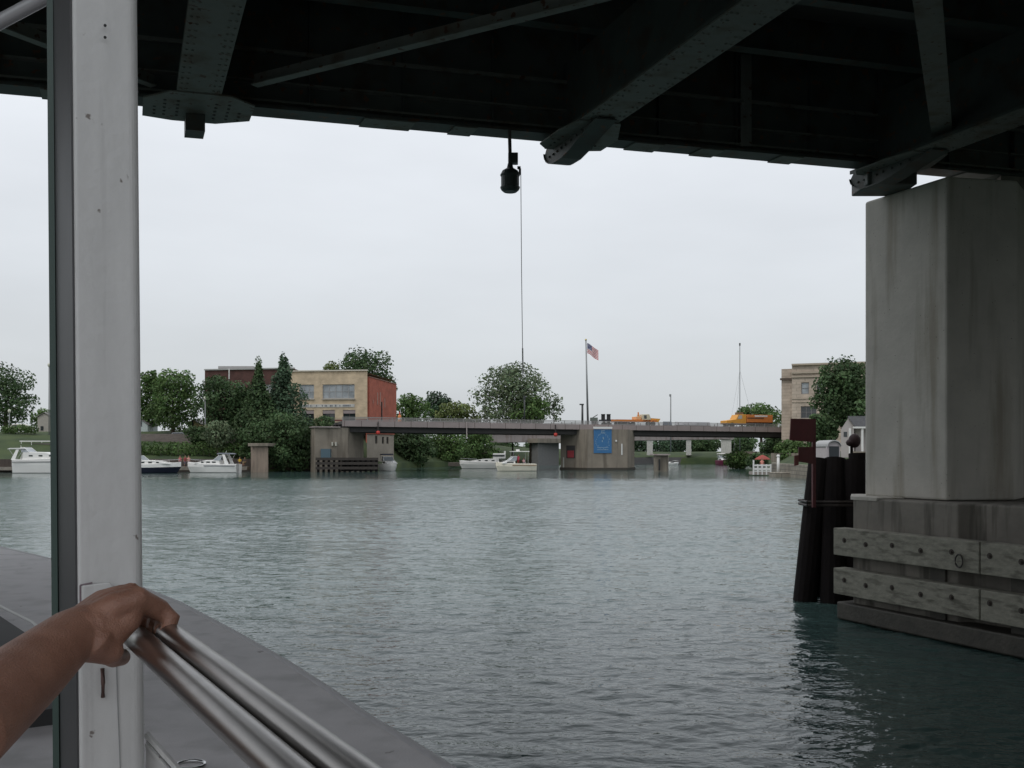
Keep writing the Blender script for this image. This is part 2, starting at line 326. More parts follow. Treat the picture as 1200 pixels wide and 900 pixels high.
def gz(x, y):
    """height of the bank at x,y (approximate, from the profile)"""
    ctr = Vector((0, 90)); u = Vector((x, y)) - ctr; ang = u.normalized(); best = None
    for p, zn, zm, zf in SHP:
        d = (p - ctr).normalized().dot(ang)
        if best is None or d > best[0]: best = (d, (p - ctr).length, zn, zm, zf)
    d = u.length - best[1]; _, _, zn, zm, zf = best
    st = [(-.6, zn - .5), (2.5, zn - .05), (7, zm), (14, zm * .4 + zf * .6), (24, zf)]
    if d <= st[0][0]: return 0.0
    for (a, za), (b, zb) in zip(st, st[1:]):
        if d <= b: return za + (zb - za) * (d - a) / (b - a)
    return zf

# ------------------------------------------------------------------ trees
leafA = leaf_mat('dark_foliage', (.062, .108, .046)); leafB = leaf_mat('mid_foliage', (.09, .155, .052)); leafC = leaf_mat('olive_foliage', (.14, .18, .065)); leafD = leaf_mat('blue_green_foliage', (.06, .105, .062)); leafE = leaf_mat('grey_green_foliage', (.125, .17, .1))
bark = mat('bark', (.09, .07, .05), .9, var=.3, vscale=4)
def leaves(name, lobes, m, parent, n, size, rnd, flat=.9):
    vs = []; fs = []; tint = []
    tot = sum(r[0] * r[1] * r[2] for _, r, _ in lobes) or 1; wts = [(r[0] * r[2]) for _, r, _ in lobes]; sw = sum(wts)
    for (c, r, tn), wt in zip(lobes, wts):
        k = max(6, int(n * wt / sw))
        for _ in range(k):
            while True:
                d = Vector((rnd.uniform(-1, 1), rnd.uniform(-1, 1), rnd.uniform(-1, 1)))
                if .05 < d.length < 1: break
            d.normalize(); rad = rnd.uniform(.45, 1.0) ** .6 * (1 + .18 * rnd.random() * (rnd.random() < .3))
            p = c + Vector((d.x * r[0], d.y * r[1], d.z * r[2])) * rad
            s = size * rnd.uniform(.55, 1.35)
            nrm = (d + Vector((rnd.uniform(-1, 1), rnd.uniform(-1, 1), rnd.uniform(-.4, 1.2))) * flat).normalized()
            a = nrm.cross(Vector((rnd.uniform(-1, 1), rnd.uniform(-1, 1), rnd.uniform(-1, 1)))).normalized(); b = nrm.cross(a)
            i0 = len(vs); t = tn * rnd.uniform(.72, 1.3); yl = rnd.uniform(.9, 1.15)
            vs += [p - a * s * .5, p + b * s * .32 - nrm * s * .12, p + a * s * .55, p - b * s * .34 + nrm * s * .1]
            fs.append((i0, i0 + 1, i0 + 2, i0 + 3)); tint.append((t * yl, t, t * .95, 1))
    org = Vector((0, 0, 0)); p = parent
    while p is not None: org += Vector(p.location); p = p.parent
    me = bpy.data.meshes.new(name); me.from_pydata([tuple(v - org) for v in vs], [], fs); me.materials.append(m)
    ca = me.color_attributes.new('tint', 'FLOAT_COLOR', 'CORNER')
    ca.data.foreach_set('color', [q for t in tint for _ in range(4) for q in t]); me.update()
    o = bpy.data.objects.new(name, me); C.objects.link(o); o.parent = parent; return o
TREE_N = [0]
def tree(px, pw, ptop, pbot, Y, label, m=None, shape='round', n=2600, name='broadleaf_tree', size=.42, cat='tree', group=None, base=None, seed=None, depth=.8, lobes=16):
    TREE_N[0] += 1; rnd = random.Random(seed or (TREE_N[0] * 17 + 3)); m = m or leafA
    x = WX(px, Y); wd = pw / FPX * Y; zt = WZ(ptop, Y); zb = WZ(pbot, Y); g = gz(x, Y) if base is None else base
    t = thing(name, label, cat, (x, Y, g - .1), group=group)
    hh = (zt - zb) / 2; cz = (zt + zb) / 2; L_ = []
    for i in range(lobes):
        u = (i + .5) / lobes; zz = -1 + 2 * u; a = i * 2.4 + rnd.uniform(-.5, .5)
        if shape == 'round': pr = math.sqrt(max(0, 1 - (zz * .82) ** 2)) * (1.0 if zz > -.5 else .9)
        elif shape == 'cone': pr = max(.12, (1 - u) * 1.0)
        elif shape == 'poplar': pr = max(.16, 1.05 * (1 - u) ** .62 + .1 * math.sin(i * 1.9))
        elif shape == 'vase': pr = .45 + .55 * u if u < .75 else .85
        else: pr = 1.0
        lr = (.42 if shape not in ('cone', 'poplar') else .34) * rnd.uniform(.75, 1.2)
        d = max(0, pr - lr * .8) * (rnd.uniform(.5, 1.0))
        c = Vector((x + math.cos(a) * d * wd / 2, Y + math.sin(a) * d * wd / 2 * depth, cz + zz * hh * (1 - lr * .45)))
        rx = max(.5, lr * wd / 2 * (1.2 if shape == 'round' else 1.6) * (pr if shape in ('cone', 'poplar') else 1) ** .75); rz = max(.35, min(hh * .5, lr * min(wd / 2, hh) * .95))
        L_.append((c, (rx, rx * .9, rz), rnd.uniform(.68, 1.35)))
    if shape == 'round' and lobes > 9:
        for i in range(9):
            a = rnd.uniform(0, 6.28); zz = rnd.uniform(-.5, 1.0); pr = math.sqrt(max(0.02, 1 - (zz * .9) ** 2)) if shape == 'round' else max(.15, .75 - .6 * max(0, zz))
            c = Vector((x + math.cos(a) * pr * wd / 2 * rnd.uniform(.8, 1.06), Y + math.sin(a) * pr * wd / 2 * depth, cz + zz * hh * rnd.uniform(.85, 1.02)))
            q_ = rnd.uniform(.1, .19) * wd; L_.append((c, (q_ * .8, q_ * .8, q_ * rnd.uniform(.5, .9)), rnd.uniform(.9, 1.5)))
    tm = MB(); tr = max(.1, min(.45, wd * .035)); topc = cz + hh * .35
    tm.tube([(x, Y, g - .3), (x + rnd.uniform(-.2, .2), Y, (g + cz) / 2), (x + rnd.uniform(-.3, .3), Y, topc)], [tr * 1.2, tr * .8, tr * .3], 8)
    for c, r, _ in L_[::2]:
        z0 = max(g + .5, min(c.z - .8, cz)); tm.tube([(x, Y, z0), ((x + c.x) / 2, (Y + c.y) / 2, (z0 + c.z) / 2 + .1), tuple(c)], [tr * .45, tr * .3, tr * .12], 5)
    tm.build('trunk', bark, t, smooth=True)
    leaves('crown', L_, m, t, int(n * 1.9), size * 1.22, rnd)
    return t

# left bank and beyond, from left to right
tree(6, 72, 431, 498, 190, 'dark green round tree on the lawn at the far left edge', leafA)
tree(-52, 70, 440, 500, 186, 'dark round tree standing just outside the lawn edge', leafA)
tree(52, 30, 480, 503, 215, 'low light green tree behind the far left lawn lamp', leafB, n=900)
tree(176, 40, 434, 500, 178, 'green tree top showing right beside the white post', leafB, n=2200)
tree(203, 62, 436, 503, 172, 'broad green tree above the navy cruiser', leafB, n=3400, size=.38)
tree(260, 66, 443, 505, 168, 'broad dark tree in front of the brown brick building', leafA, n=3200, size=.38)
tree(256, 34, 494, 524, 160, 'low rounded grey green bush above the white cruiser', leafE, n=1400, name='bush', cat='bush', size=.3)
tree(303, 80, 419, 530, 163, 'pointed narrow tree left of the tallest poplar', leafA, 'cone', n=4200, lobes=34, size=.38)
tree(332, 72, 413, 530, 166, 'tall pointed poplar left of the buff brick building', leafD, 'poplar', n=4600, lobes=40, size=.38)
tree(337, 74, 486, 551, 158.5, 'large dark bush hanging over the water beside the stone abutment', leafA, n=4200, name='overhanging_bush', cat='bush', size=.36, base=.4)
tree(300, 40, 496, 545, 160, 'dark bush behind the square stone pillar', leafA, n=1600, name='bush', cat='bush', size=.34)
tree(425, 74, 413, 480, 222, 'dark tree rising behind the flat roof of the buff building', leafA, n=3000, size=.5, shape='round')
tree(389, 20, 424, 450, 224, 'thin leafy treetop left behind the buff roof', leafC, n=420, size=.45)
tree(454, 22, 438, 478, 226, 'sparse treetop just right of the red brick wall', leafA, n=500, size=.5)
tree(482, 44, 463, 505, 240, 'mid green tree right of the red brick wall above the bridge', leafB, n=1800, size=.5)
tree(513, 34, 459, 505, 252, 'dark blue green tree standing above the bridge railing', leafD, n=1700, size=.5)
tree(536, 52, 472, 505, 246, 'yellow green tree left of the big cottonwood above the bridge', leafC, n=1700, size=.5)
tree(484, 52, 503, 549, 199, 'dense dark tree at the waterline right of the small moored boat', leafA, n=3000, size=.42, base=1.4)
tree(524, 52, 503, 547, 213, 'green waterside tree under the middle of the left span', leafB, n=2600, size=.42, base=1.4)
tree(557, 54, 504, 545, 224, 'green waterside tree behind the white flybridge boat', leafB, n=2400, size=.42, base=1.4)
tree(592, 40, 516, 542, 262, 'dark tree in the shade under the second bridge', leafA, n=1500, size=.5, base=2)
tree(630, 40, 516, 542, 266, 'dark tree behind the cream boat under the second bridge', leafA, n=1500, size=.5, base=2)
tree(601, 88, 428, 498, 236, 'big grey green cottonwood rising above the middle of the bridge', leafE, 'round', n=3600, size=.55, lobes=24)
tree(622, 50, 466, 497, 232, 'bright green bush like tree in front of the cottonwood', leafB, n=1400, size=.5)
tree(650, 26, 462, 494, 238, 'sparse small tree at the right foot of the cottonwood', leafE, n=230, size=.5, lobes=9)
tree(570, 22, 474, 498, 250, 'sparse little tree left of the big cottonwood', leafE, n=200, size=.5, lobes=8)
for i, (a, b, c_, d_, mm_) in enumerate([(744, 46, 512, 533, leafD), (783, 52, 512, 533, leafD), (826, 46, 512, 533, leafA), (868, 44, 512, 534, leafA)]):
    tree(a, b, c_, d_, 292 + 3 * i, ['dark far tree beside the right edge of the blue sign pier', 'dark far tree above the round topped stone pillar', 'dark far tree above the small maroon boat', 'dark far tree under the right end of the bridge'][i], mm_, n=1900, size=.55, group='far trees seen under the right span', base=2.8)
tree(912, 46, 510, 536, 200, 'dark bushy tree behind the red brown umbrella', leafA, n=2200, size=.42)
tree(893, 56, 474, 512, 235, 'rounded green tree behind the orange trucks on the bridge', leafB, n=2200, size=.5)
tree(865, 34, 529, 549, 182, 'green waterside bush right of the maroon boat', leafB, n=1500, name='bush', cat='bush', size=.32, base=.6)
tree(888, 26, 532, 549, 160, 'small bush at the waterline left of the white dock', leafA, n=1000, name='bush', cat='bush', size=.3, base=.6)
tree(932, 42, 516, 545, 150, 'green bush behind the stone wall and dark red boards', leafB, n=2000, name='bush', cat='bush', size=.33)
tree(990, 72, 424, 500, 138, 'large dark tree in front of the limestone building', leafA, n=5200, size=.36, lobes=26)
tree(962, 40, 486, 532, 134, 'dark lower tree between the shed and the limestone building', leafA, n=2600, size=.34)
tree(1040, 70, 440, 520, 128, 'dark tree hidden mostly behind the concrete column', leafA, n=2200)
tree(287, 40, 452, 520, 171, 'dark leafy tree between the broad tree and the pointed tree', leafA, n=2600)
tree(232, 34, 500, 520, 163, 'low dark bush along the terrace wall above the white cruiser bow', leafA, n=1000, name='bush', cat='bush', size=.3)
tree(380, 26, 488, 503, 160, 'small dark bush on top of the abutment beside the coping', leafA, n=500, name='bush', cat='bush', size=.26, base=7.0)
tree(452, 26, 500, 540, 199, 'dark ivy covered tree behind the tan annex', leafA, n=1500, size=.42)
# ivy hedge on the left embankment
def hedge(px0, px1, py0, py1, Y, label):
    rnd = random.Random(px0); x0, x1 = WX(px0, Y), WX(px1, Y); z0, z1 = WZ(py1, Y), WZ(py0, Y)
    t = thing('hedge', label, 'hedge', ((x0 + x1) / 2, Y, z0 - .6)); k = max(3, int((x1 - x0) / 1.0)); lo = []
    for i in range(k):
        c = Vector((x0 + (x1 - x0) * (i + .5) / k, Y + rnd.uniform(-.4, .4), (z0 + z1) / 2 + rnd.uniform(-.15, .15))); lo.append((c, ((x1 - x0) / k * .8, .8, (z1 - z0) * .55), rnd.uniform(.75, 1.25)))
    leaves('foliage', lo, leafB, t, int((x1 - x0) * 170), .34, rnd)
    b = MB()
    for i in range(k):
        cx = x0 + (x1 - x0) * (i + .5) / k; b.tube([(cx, Y, z0 - 1.0), (cx + .1, Y, (z0 + z1) / 2)], [.06, .03], 5)
    b.build('stem', bark, t)
hedge(162, 292, 518, 534, 160.5, 'trimmed green hedge along the bank above the navy cruiser')
hedge(4, 44, 498, 507, 168, 'low green hedge on the lawn at the far left')

# ------------------------------------------------------------------ bank walls and docks, left side
def wall_seg(name, label, pts, z0, z1, th, m, cat='wall'):
    b = MB()
    for p, q in zip(pts, pts[1:]): b.beam((p[0], p[1], (z0 + z1) / 2), (q[0], q[1], (z0 + z1) / 2), th, z1 - z0)
    o = b.build(name, m); tag(o, label, cat); return o
sheet = mat('rusty_sheet_piling', (.075, .06, .05), .85, var=.35, vscale=2, vstretch=(3, 3, .3))
wall_seg('seawall', 'dark stained seawall behind the moored cruisers on the left bank', [(-84.6, 58), (-84.3, 149.3), (-66, 153.2), (-50, 155.3), (-40.2, 159.2), (-30, 167.2)], -1.5, 1.95, .5, sheet)
wall_seg('retaining_wall', 'grey brown terrace wall under the trees above the hedge', [W(128, 515, 166)[:2], W(262, 515, 167)[:2], W(300, 515, 168)[:2]], 2.6, WZ(508.5, 167), .5, mat('brown_block_wall', (.17, .145, .13), .9, var=.3, vscale=1.5, vstretch=(1, 1, 3)))
wall_seg('stepped_terrace_wall', 'dark stepped terrace wall below the far left lawn', [W(-120, 530, 160)[:2], W(62, 530, 162)[:2], W(128, 530, 163)[:2]], 1.5, WZ(519, 161), .5, mat('dark_planked_wall', (.12, .115, .1), .9, var=.45, vscale=1.2, vstretch=(.3, .3, 6)))
wall_seg('dock', 'low grey wooden dock beneath the moored cruisers', [W(-90, 552, 150)[:2], W(110, 552, 151.5)[:2], W(226, 552, 153)[:2], W(291, 552, 153.6)[:2]], .25, .75, 2.2, mat('dock_wood', (.26, .235, .2), .9, var=.3, vscale=2), 'dock')
t = thing('steel_rail', 'white handrail along the path above the far left cruiser', 'railing', W(43, 517, 161))
b = MB(); b.beam(W(23, 517, 161), W(66, 517, 161), .08, .18); b.build('top_rail', white_p, t)
for i in range(4):
    b = MB(); p = W(25 + i * 12, 517, 161); b.beam(p, (p.x, p.y, gz(p.x, p.y) - .1), .07, .07); b.build('post', white_p, t)
b = MB(); b.extr([W(38, 517, 163), W(47, 508.5, 170), W(78, 508.5, 170), W(78, 517, 163)], (0, .3, -.1)); tag(b.build('footpath', mat('pale_path', (.42, .4, .38), .9, var=.1)), kind='structure', label='pale concrete path at the left of the lawn')
# stone pillar at the waterline
b = MB(); b.prism([W(294, 0, 152)[:2], W(297, 0, 150.4)[:2], W(314, 0, 150.6)[:2], W(314.5, 0, 154)[:2], W(296, 0, 155)[:2]], -1.5, WZ(523, 151)); t = thing('stone_pillar', 'square weathered stone pillar at the waterline right of the white cruiser', 'pillar', W(304, 553, 151))
b.build('shaft', mat('pillar_stone', (.24, .19, .15), .85, var=.35, vscale=.8, vstretch=(2, 2, .4)), t)
b = MB(); b.bb(WX(292.5, 151), WX(316, 151), 150, 155.2, WZ(523, 151), WZ(519.5, 151)); b.build('cap', conc_far, t, bevel=.05)

# ------------------------------------------------------------------ distant lift bridge
BA = Vector((-37.5, 152.0)); BB = Vector((53.5, 184.0)); BU = (BB - BA).normalized(); BN = Vector((BU.y, -BU.x)); BL = (BB - BA).length
def BP(s, t, z):
    p = BA + BU * s + BN * t; return Vector((p.x, p.y, z))
def bz(s): return 8.05 - .45 * (s / BL)                  # deck top falls gently to the right
def s_at(px, t=0.0):
    k = (px - 600) / FPX; a = BA + BN * t; return (k * a.y - a.x) / (BU.x - k * BU.y)
br = thing('drawbridge', 'low steel drawbridge across the river with a pale parapet', 'bridge', BP(BL / 2, 0, 0))
def fascia_mat():
    m = mat('fascia_panels', (.29, .245, .235), .85, var=.12, vscale=.6); nt = m.node_tree; N = nt.nodes; L = nt.links; P = N['Principled BSDF']
    g = N.new('ShaderNodeNewGeometry'); d = N.new('ShaderNodeVectorMath'); d.operation = 'DOT_PRODUCT'; L.new(g.outputs['Position'], d.inputs[0]); d.inputs[1].default_value = (BU.x, BU.y, 0)
    a = N.new('ShaderNodeMath'); a.operation = 'ADD'; L.new(d.outputs['Value'], a.inputs[0]); a.inputs[1].default_value = 500
    f = N.new('ShaderNodeMath'); f.operation = 'MODULO'; L.new(a.outputs[0], f.inputs[0]); f.inputs[1].default_value = 2.7
    c = N.new('ShaderNodeMath'); c.operation = 'LESS_THAN'; L.new(f.outputs[0], c.inputs[0]); c.inputs[1].default_value = .1
    x = N.new('ShaderNodeMix'); x.data_type = 'RGBA'; src = P.inputs['Base Color'].links[0].from_socket; L.new(c.outputs[0], x.inputs[0]); L.new(src, x.inputs[6]); x.inputs[7].default_value = (.13, .1, .09, 1); L.new(x.outputs[2], P.inputs['Base Color']); return m
def deck_run(mb, s0, s1, t0, t1, za, zb):
    vs = []
    for s in (s0, s1):
        for t in (t0, t1):
            for z in (za, zb): vs.append(BP(s, t, bz(s) + z))
    mb.add(vs, [(0, 1, 3, 2), (4, 6, 7, 5), (0, 4, 5, 1), (2, 3, 7, 6), (1, 5, 7, 3), (0, 2, 6, 4)])
s0 = s_at(401); pl, pr_ = s_at(655), s_at(738); sE = s_at(926)
b = MB(); deck_run(b, s0, BL + 10, -11, .0, -.5, -.08); b.build('deck', mat('asphalt', (.06, .06, .06), .9, var=.2), br)
b = MB(); deck_run(b, s0, BL + 1.5, .004, .3, -.88, .02); b.build('fascia', fascia_mat(), br)
b = MB()
for t_ in (-.5, -3.5, -6.5, -9.5):
    deck_run(b, s_at(401), pl + 6.5, t_ - .25, t_, -1.75, -.5); deck_run(b, pl + 6.5, BL + 4, t_ - .25, t_, -1.8, -.5)
b.build('girder', girder_m, br)
b = MB()
for z_, h_ in ((.06, .14), (.3, .1), (.52, .12)): deck_run(b, s0, BL + 1.5, .1, .17, z_, z_ + h_)
s = s0
while s < BL + 1: deck_run(b, s, s + .1, .09, .19, .0, .66); s += 2.0
b.build('railing', mat('galvanised_rail', (.27, .26, .25), .5, var=.1), br)
b = MB()
for z_ in (.25, .5, .75): deck_run(b, s0, BL + 1.5, -10.9, -10.82, z_, z_ + .06)
s = s0
while s < BL + 1: deck_run(b, s, s + .1, -10.92, -10.8, .0, .8); s += 2.0
b.build('far_railing', mat('dark_rail', (.1, .09, .085), .5), br)
def nav_lamp(px, label):
    s = s_at(px, .4); p = BP(s, .42, bz(s)); t = thing('navigation_light', label, 'light', (p.x, p.y, p.z - 2.2), group='red navigation lights under the drawbridge')
    b = MB(); b.tube([(p.x, p.y, p.z - .1), (p.x, p.y, p.z - 1.6)], .09, 8); b.build('stem', mat('dark_iron', (.04, .03, .03), .6), t)
    b = MB(); b.lathe((p.x, p.y, p.z - 2.15), [(.12, 0), (.3, .1), (.3, .5), (.14, .62)], 10); b.build('lens', redp, t, smooth=True)
nav_lamp(443, 'red navigation lamp under the railing near the brick building'); nav_lamp(651, 'red navigation lamp beside the left face of the sign pier')
def ladder(px):
    s = s_at(px, .4); p = BP(s, .4, bz(s)); b = MB(); b.beam((p.x, p.y, p.z + .1), (p.x, p.y, p.z - 2.4), .22, .16); o = b.build('fascia_bracket', conc_pale, br)
ladder(547)

# sign pier in the middle
def pierpts(off=0.0):
    return [W(657 - off, 0, 173.2)[:2], W(688, 0, 167.5 - off * .3)[:2], W(735.5, 0, 168.6 - off * .3)[:2], W(743.5 + off, 0, 174)[:2], W(741, 0, 184)[:2], W(662, 0, 184)[:2]]
pier = thing('bridge_pier', 'concrete drawbridge pier carrying the blue sign', 'pier', W(700, 552, 174))
b = MB(); b.prism(pierpts(), .35, 6.92); b.build('shaft', conc_far, pier)
b = MB(); b.prism(pierpts(1.2), -1.5, .35); b.build('footing', mat('wet_dark_concrete', (.05, .045, .035), .6), pier)
pA = Vector(W(657, 0, 173.2)[:2]); pB = Vector(W(688, 0, 167.5)[:2]); pC = Vector(W(735.5, 0, 168.6)[:2])
def on_face(P0, P1, u, z, out=0.0):
    d = (P1 - P0); n = Vector((d.y, -d.x)).normalized(); q = P0 + d * u + n * out; return Vector((q.x, q.y, z))
def face_panel(mb, P0, P1, u0, u1, z0, z1, o0, o1):
    vs = [on_face(P0, P1, u, z, o) for o in (o0, o1) for (u, z) in ((u0, z0), (u1, z0), (u1, z1), (u0, z1))]
    mb.add(vs, [(0, 3, 2, 1), (4, 5, 6, 7), (0, 1, 5, 4), (1, 2, 6, 5), (2, 3, 7, 6), (3, 0, 4, 7)])
def ZF(py, Y=168): return WZ(py, Y)
b = MB(); face_panel(b, pA, pB, .23, .56, ZF(537, 170), ZF(522, 170), .03, .06); b.build('window_recess', mat('dark_recess', (.05, .045, .045), .8), pier)
b = MB(); face_panel(b, pA, pB, .28, .52, ZF(536.2, 170), ZF(528, 170), .065, .1); b.build('red_panel', mat('faded_red', (.36, .05, .06), .7, var=.2), pier)
b = MB(); face_panel(b, pB, pC, .84, .87, ZF(533), ZF(520), .02, .07); b.build('tide_gauge', white_p, pier)
b = MB(); face_panel(b, pB, pC, .69, .73, ZF(517.5), ZF(515.5), .02, .2); b.build('lamp_box', white_p, pier)
b = MB(); face_panel(b, pA, pB, .1, .14, ZF(549, 171), ZF(536, 171), .02, .06); b.build('gauge_board', mat('pale_board', (.5, .5, .45), .7), pier)
# the pale cap line and sign board
sg = thing('river_sign', 'blue notice sign with worn pale lettering on the concrete pier', 'sign', on_face(pB, pC, .36, ZF(531)))
b = MB(); face_panel(b, pB, pC, .16, .60, ZF(531), ZF(503), .05, .12)
def sign_mat():
    m = mat('blue_sign', (.035, .15, .33), .5, var=.12, vscale=3); return m
b.build('board', sign_mat(), sg)
b = MB(); face_panel(b, pB, pC, .15, .61, ZF(502.6), ZF(500.2), .02, .3); b.build('cap_strip', white_p, sg)
b = MB(); rs = random.Random(4)
def mark(u0, u1, z0, z1): face_panel(b, pB, pC, u0, u1, z0, z1, .125, .135)
for (u0, u1, y0, y1) in [(.34, .43, 504.5, 505.3), (.33, .44, 507, 507.8), (.35, .36, 505, 507), (.38, .40, 512, 514), (.36, .38, 516, 518), (.39, .41, 513, 515)]: mark(u0, u1, ZF(y1), ZF(y0))
for i in range(26):
    ang = i / 26 * 2 * math.pi; u = .38 + .155 * math.cos(ang) * (1 + .15 * rs.uniform(-1, 1)); y = 517 + 9.5 * math.sin(ang) * (1 + .12 * rs.uniform(-1, 1)); q = rs.uniform(.006, .014)
    mark(u - q, u + q, ZF(y + .35), ZF(y - .35))
for y in (524.5, 527): mark(.24, .52, ZF(y + .3), ZF(y - .25))
b.build('lettering', mat('sign_pale_blue', (.25, .36, .45), .6), sg)

# abutment on the left
ab = thing('bridge_abutment', 'tall stained concrete abutment under the left end of the drawbridge', 'abutment', W(395, 553, 156))
b = MB(); b.prism([W(364, 0, 157)[:2], W(369, 0, 154.2)[:2], W(408, 0, 156)[:2], W(426, 0, 163)[:2], W(424, 0, 178)[:2], W(366, 0, 178)[:2]], -1.5, WZ(501, 155)); b.build('wall', conc_far, ab)
b = MB(); b.bb(WX(377, 155), WX(388, 155), 154.2, 155.3, WZ(537, 154.2), WZ(526, 154.2)); b.build('door', mat('teal_door', (.07, .12, .15), .6), ab)
for a in (389, 393):
    b = MB(); b.bb(WX(a, 155), WX(a + 1.6, 155), 154.6, 155.6, WZ(522.5, 155), WZ(518, 155)); b.build('notice', mat('faded_notice', (.45, .44, .38), .8), ab)
b = MB(); b.prism([W(362.5, 0, 157)[:2], W(367.5, 0, 153.6)[:2], W(399, 0, 155.2)[:2], W(399, 0, 160)[:2], W(366, 0, 165)[:2]], WZ(501, 155), WZ(499.8, 155)); b.build('coping', conc_pale, ab)
# timber fender in front of the abutment
fd = thing('timber_fender', 'dark timber fender lattice at the foot of the abutment', 'fender', W(405, 553, 152))
for i in range(12):
    b = MB(); p = W(373 + i * 6.2, 552, 152.0 + i * .3); b.tube([(p.x, p.y, -1.5), (p.x, p.y, WZ(536.5, 152))], .2, 8); b.build('pile', tar, fd)
for z in (537.8, 543, 548.5):
    b = MB(); b.beam(W(370, z, 151.4), W(443, z, 155.2), .25, .42); b.build('rail', mat('brown_black_wood', (.05, .042, .036), .85, var=.3), fd)
b = MB(); b.beam(W(400, 545, 153.6), W(443, 545, 156.6), .2, 1.9); b.build('plank_face', mat('black_planks', (.022, .019, .017), .85, var=.4, vscale=2), fd)

# flagpole with flag
fp = BP(s_at(689, -.6), -.6, 0); zdk = bz(s_at(689))
pole_top = W(686.6, 399, fp.y)
t = thing('flagpole', 'slender grey flagpole standing on the bridge beside the sign pier', 'flagpole', (fp.x, fp.y, zdk - .1))
b = MB(); b.tube([(fp.x, fp.y, zdk - .1), tuple(pole_top)], [.2, .11], 10); b.build('pole', mat('grey_pole', (.25, .26, .26), .4, metal=.3), t, smooth=True)
b = MB(); b.ell(pole_top + Vector((0, 0, .12)), (.18, .18, .18)); b.build('finial', mat('gilt', (.5, .4, .15), .3, metal=.8), t, smooth=True)
def flag():
    p0 = W(687.3, 402, fp.y - .05); wd, ht = 2.7, 1.75; nx, ny = 26, 13; vs = []
    for j in range(ny + 1):
        for i in range(nx + 1):
            u = i / nx; v = j / ny
            x = p0.x + .12 + u * wd * .72; y = p0.y + .18 * math.sin(u * 9 + v * 1.5) * u; z = p0.z - v * ht - (u ** 1.15) * 1.35 + .06 * math.sin(u * 8)
            vs.append((x, y, z))
    b = MB(); fs = []
    for j in range(ny):
        for i in range(nx):
            b.cur = 2 if (i < nx * .4 and j < 7) else (0 if j % 2 == 0 else 1)
            a = j * (nx + 1) + i; fs.append(((a, a + 1, a + nx + 2, a + nx + 1), b.cur))
    b.v = [Vector(v) for v in vs]; b.f = [f for f, _ in fs]; b.m = [c for _, c in fs]
    # stars: small raised diamonds on the canton
    o = b.build('flag', [mat('flag_red', (.5, .06, .07), .8), mat('flag_white', (.75, .73, .72), .8), mat('flag_blue', (.04, .05, .16), .8)], t, smooth=True)
    sb = MB()
    for r_ in range(5):
        for c_ in range(6):
            u = (.03 + .066 * (c_ + .3)); v = (.05 + r_ * .1); x = p0.x + .12 + u * wd * .72; y = p0.y + .18 * math.sin(u * 9 + v * 1.5) * u; z = p0.z - v * ht - (u ** 1.15) * 1.35 + .06 * math.sin(u * 8)
            for s_ in (-.012, .012):
                pts = []
                for k in range(10):
                    rr = .06 if k % 2 == 0 else .025; an = math.pi / 2 + k * math.pi / 5; pts.append((x + rr * math.cos(an), y + s_, z + rr * math.sin(an)))
                sb.add(pts, [tuple(range(10))])
    sb.build('stars', bpy.data.materials['flag_white'], o, local=False)
flag()
def post_thing(name, label, cat, px, py0, py1, Y, r, m, base=None, parts=None):
    p = W(px, py1, Y); zt = WZ(py0, Y); z0 = base if base is not None else p.z
    t = thing(name, label, cat, (p.x, p.y, z0)); b = MB(); b.tube([(p.x, p.y, z0), (p.x, p.y, zt)], [r * 1.15, r], 8); b.build('pole', m, t, smooth=True); return t, p, zt
pole_g = mat('weathered_pole', (.22, .23, .23), .5); pole_d = mat('dark_pole', (.04, .045, .045), .5)
def bridgeY(px, t): return BP(s_at(px, t), t, 0).y
t, p, zt = post_thing('signal_post', 'short dark signal post just left of the flagpole', 'post', 682.5, 474, 494, bridgeY(682.5, -.4), .17, pole_d, base=7.6)
b = MB(); b.bb(p.x - .5, p.x + .25, p.y - .2, p.y + .2, zt - .1, zt + .12); b.build('lamp_head', pole_d, t)
for px, lb in ((706.8, 'left one of the two small dark signal heads on the bridge'), (713.2, 'right one of the two small dark signal heads on the bridge')):
    t, p, zt = post_thing('traffic_signal', lb, 'signal', px, 490, 494, bridgeY(px, -.5), .08, pole_d, base=7.6)
    b = MB(); b.bb(p.x - .32, p.x + .32, p.y - .2, p.y + .2, zt - .4, zt + .62); b.build('housing', blackm, t)
    b = MB(); b.bb(p.x - .36, p.x + .36, p.y - .4, p.y + .2, zt + .62, zt + .7); b.build('visor', blackm, t)
t, p, zt = post_thing('gate_motor', 'low grey barrier machine on the bridge right of the flagpole', 'barrier machine', 697, 491, 494, bridgeY(697, -.5), .3, pole_g, base=7.6)
b = MB(); b.bb(p.x - .8, p.x + .5, p.y - .4, p.y + .4, zt - .4, zt + .25); b.build('housing', mat('olive_box', (.12, .14, .12), .6), t, bevel=.08)
b = MB(); b.tube([(p.x - .4, p.y, zt + .2), (p.x + .5, p.y, zt + .75)], .08, 6); b.build('arm', pole_d, t)
t, p, zt = post_thing('dark_post', 'thin dark post on the bridge in front of the cottonwood', 'post', 614.6, 464, 494, bridgeY(614.6, -.6), .12, pole_d, base=7.6)
b = MB(); b.bb(p.x - .2, p.x + .2, p.y - .15, p.y + .15, zt - .5, zt); b.build('sign_plate', pole_d, t)
t, p, zt = post_thing('lamp_mast', 'short pale mast above the bridge between the two groups of trucks', 'mast', 786, 462, 500, 215, .12, pole_g, base=3.0)
b = MB(); b.bb(p.x - .3, p.x + .1, p.y - .1, p.y + .1, zt - .5, zt); b.build('cap', pole_g, t)
t, p, zt = post_thing('antenna_mast', 'tall very thin antenna mast left of the limestone building', 'mast', 867, 404, 480, 230, .09, pole_g, base=3.0)
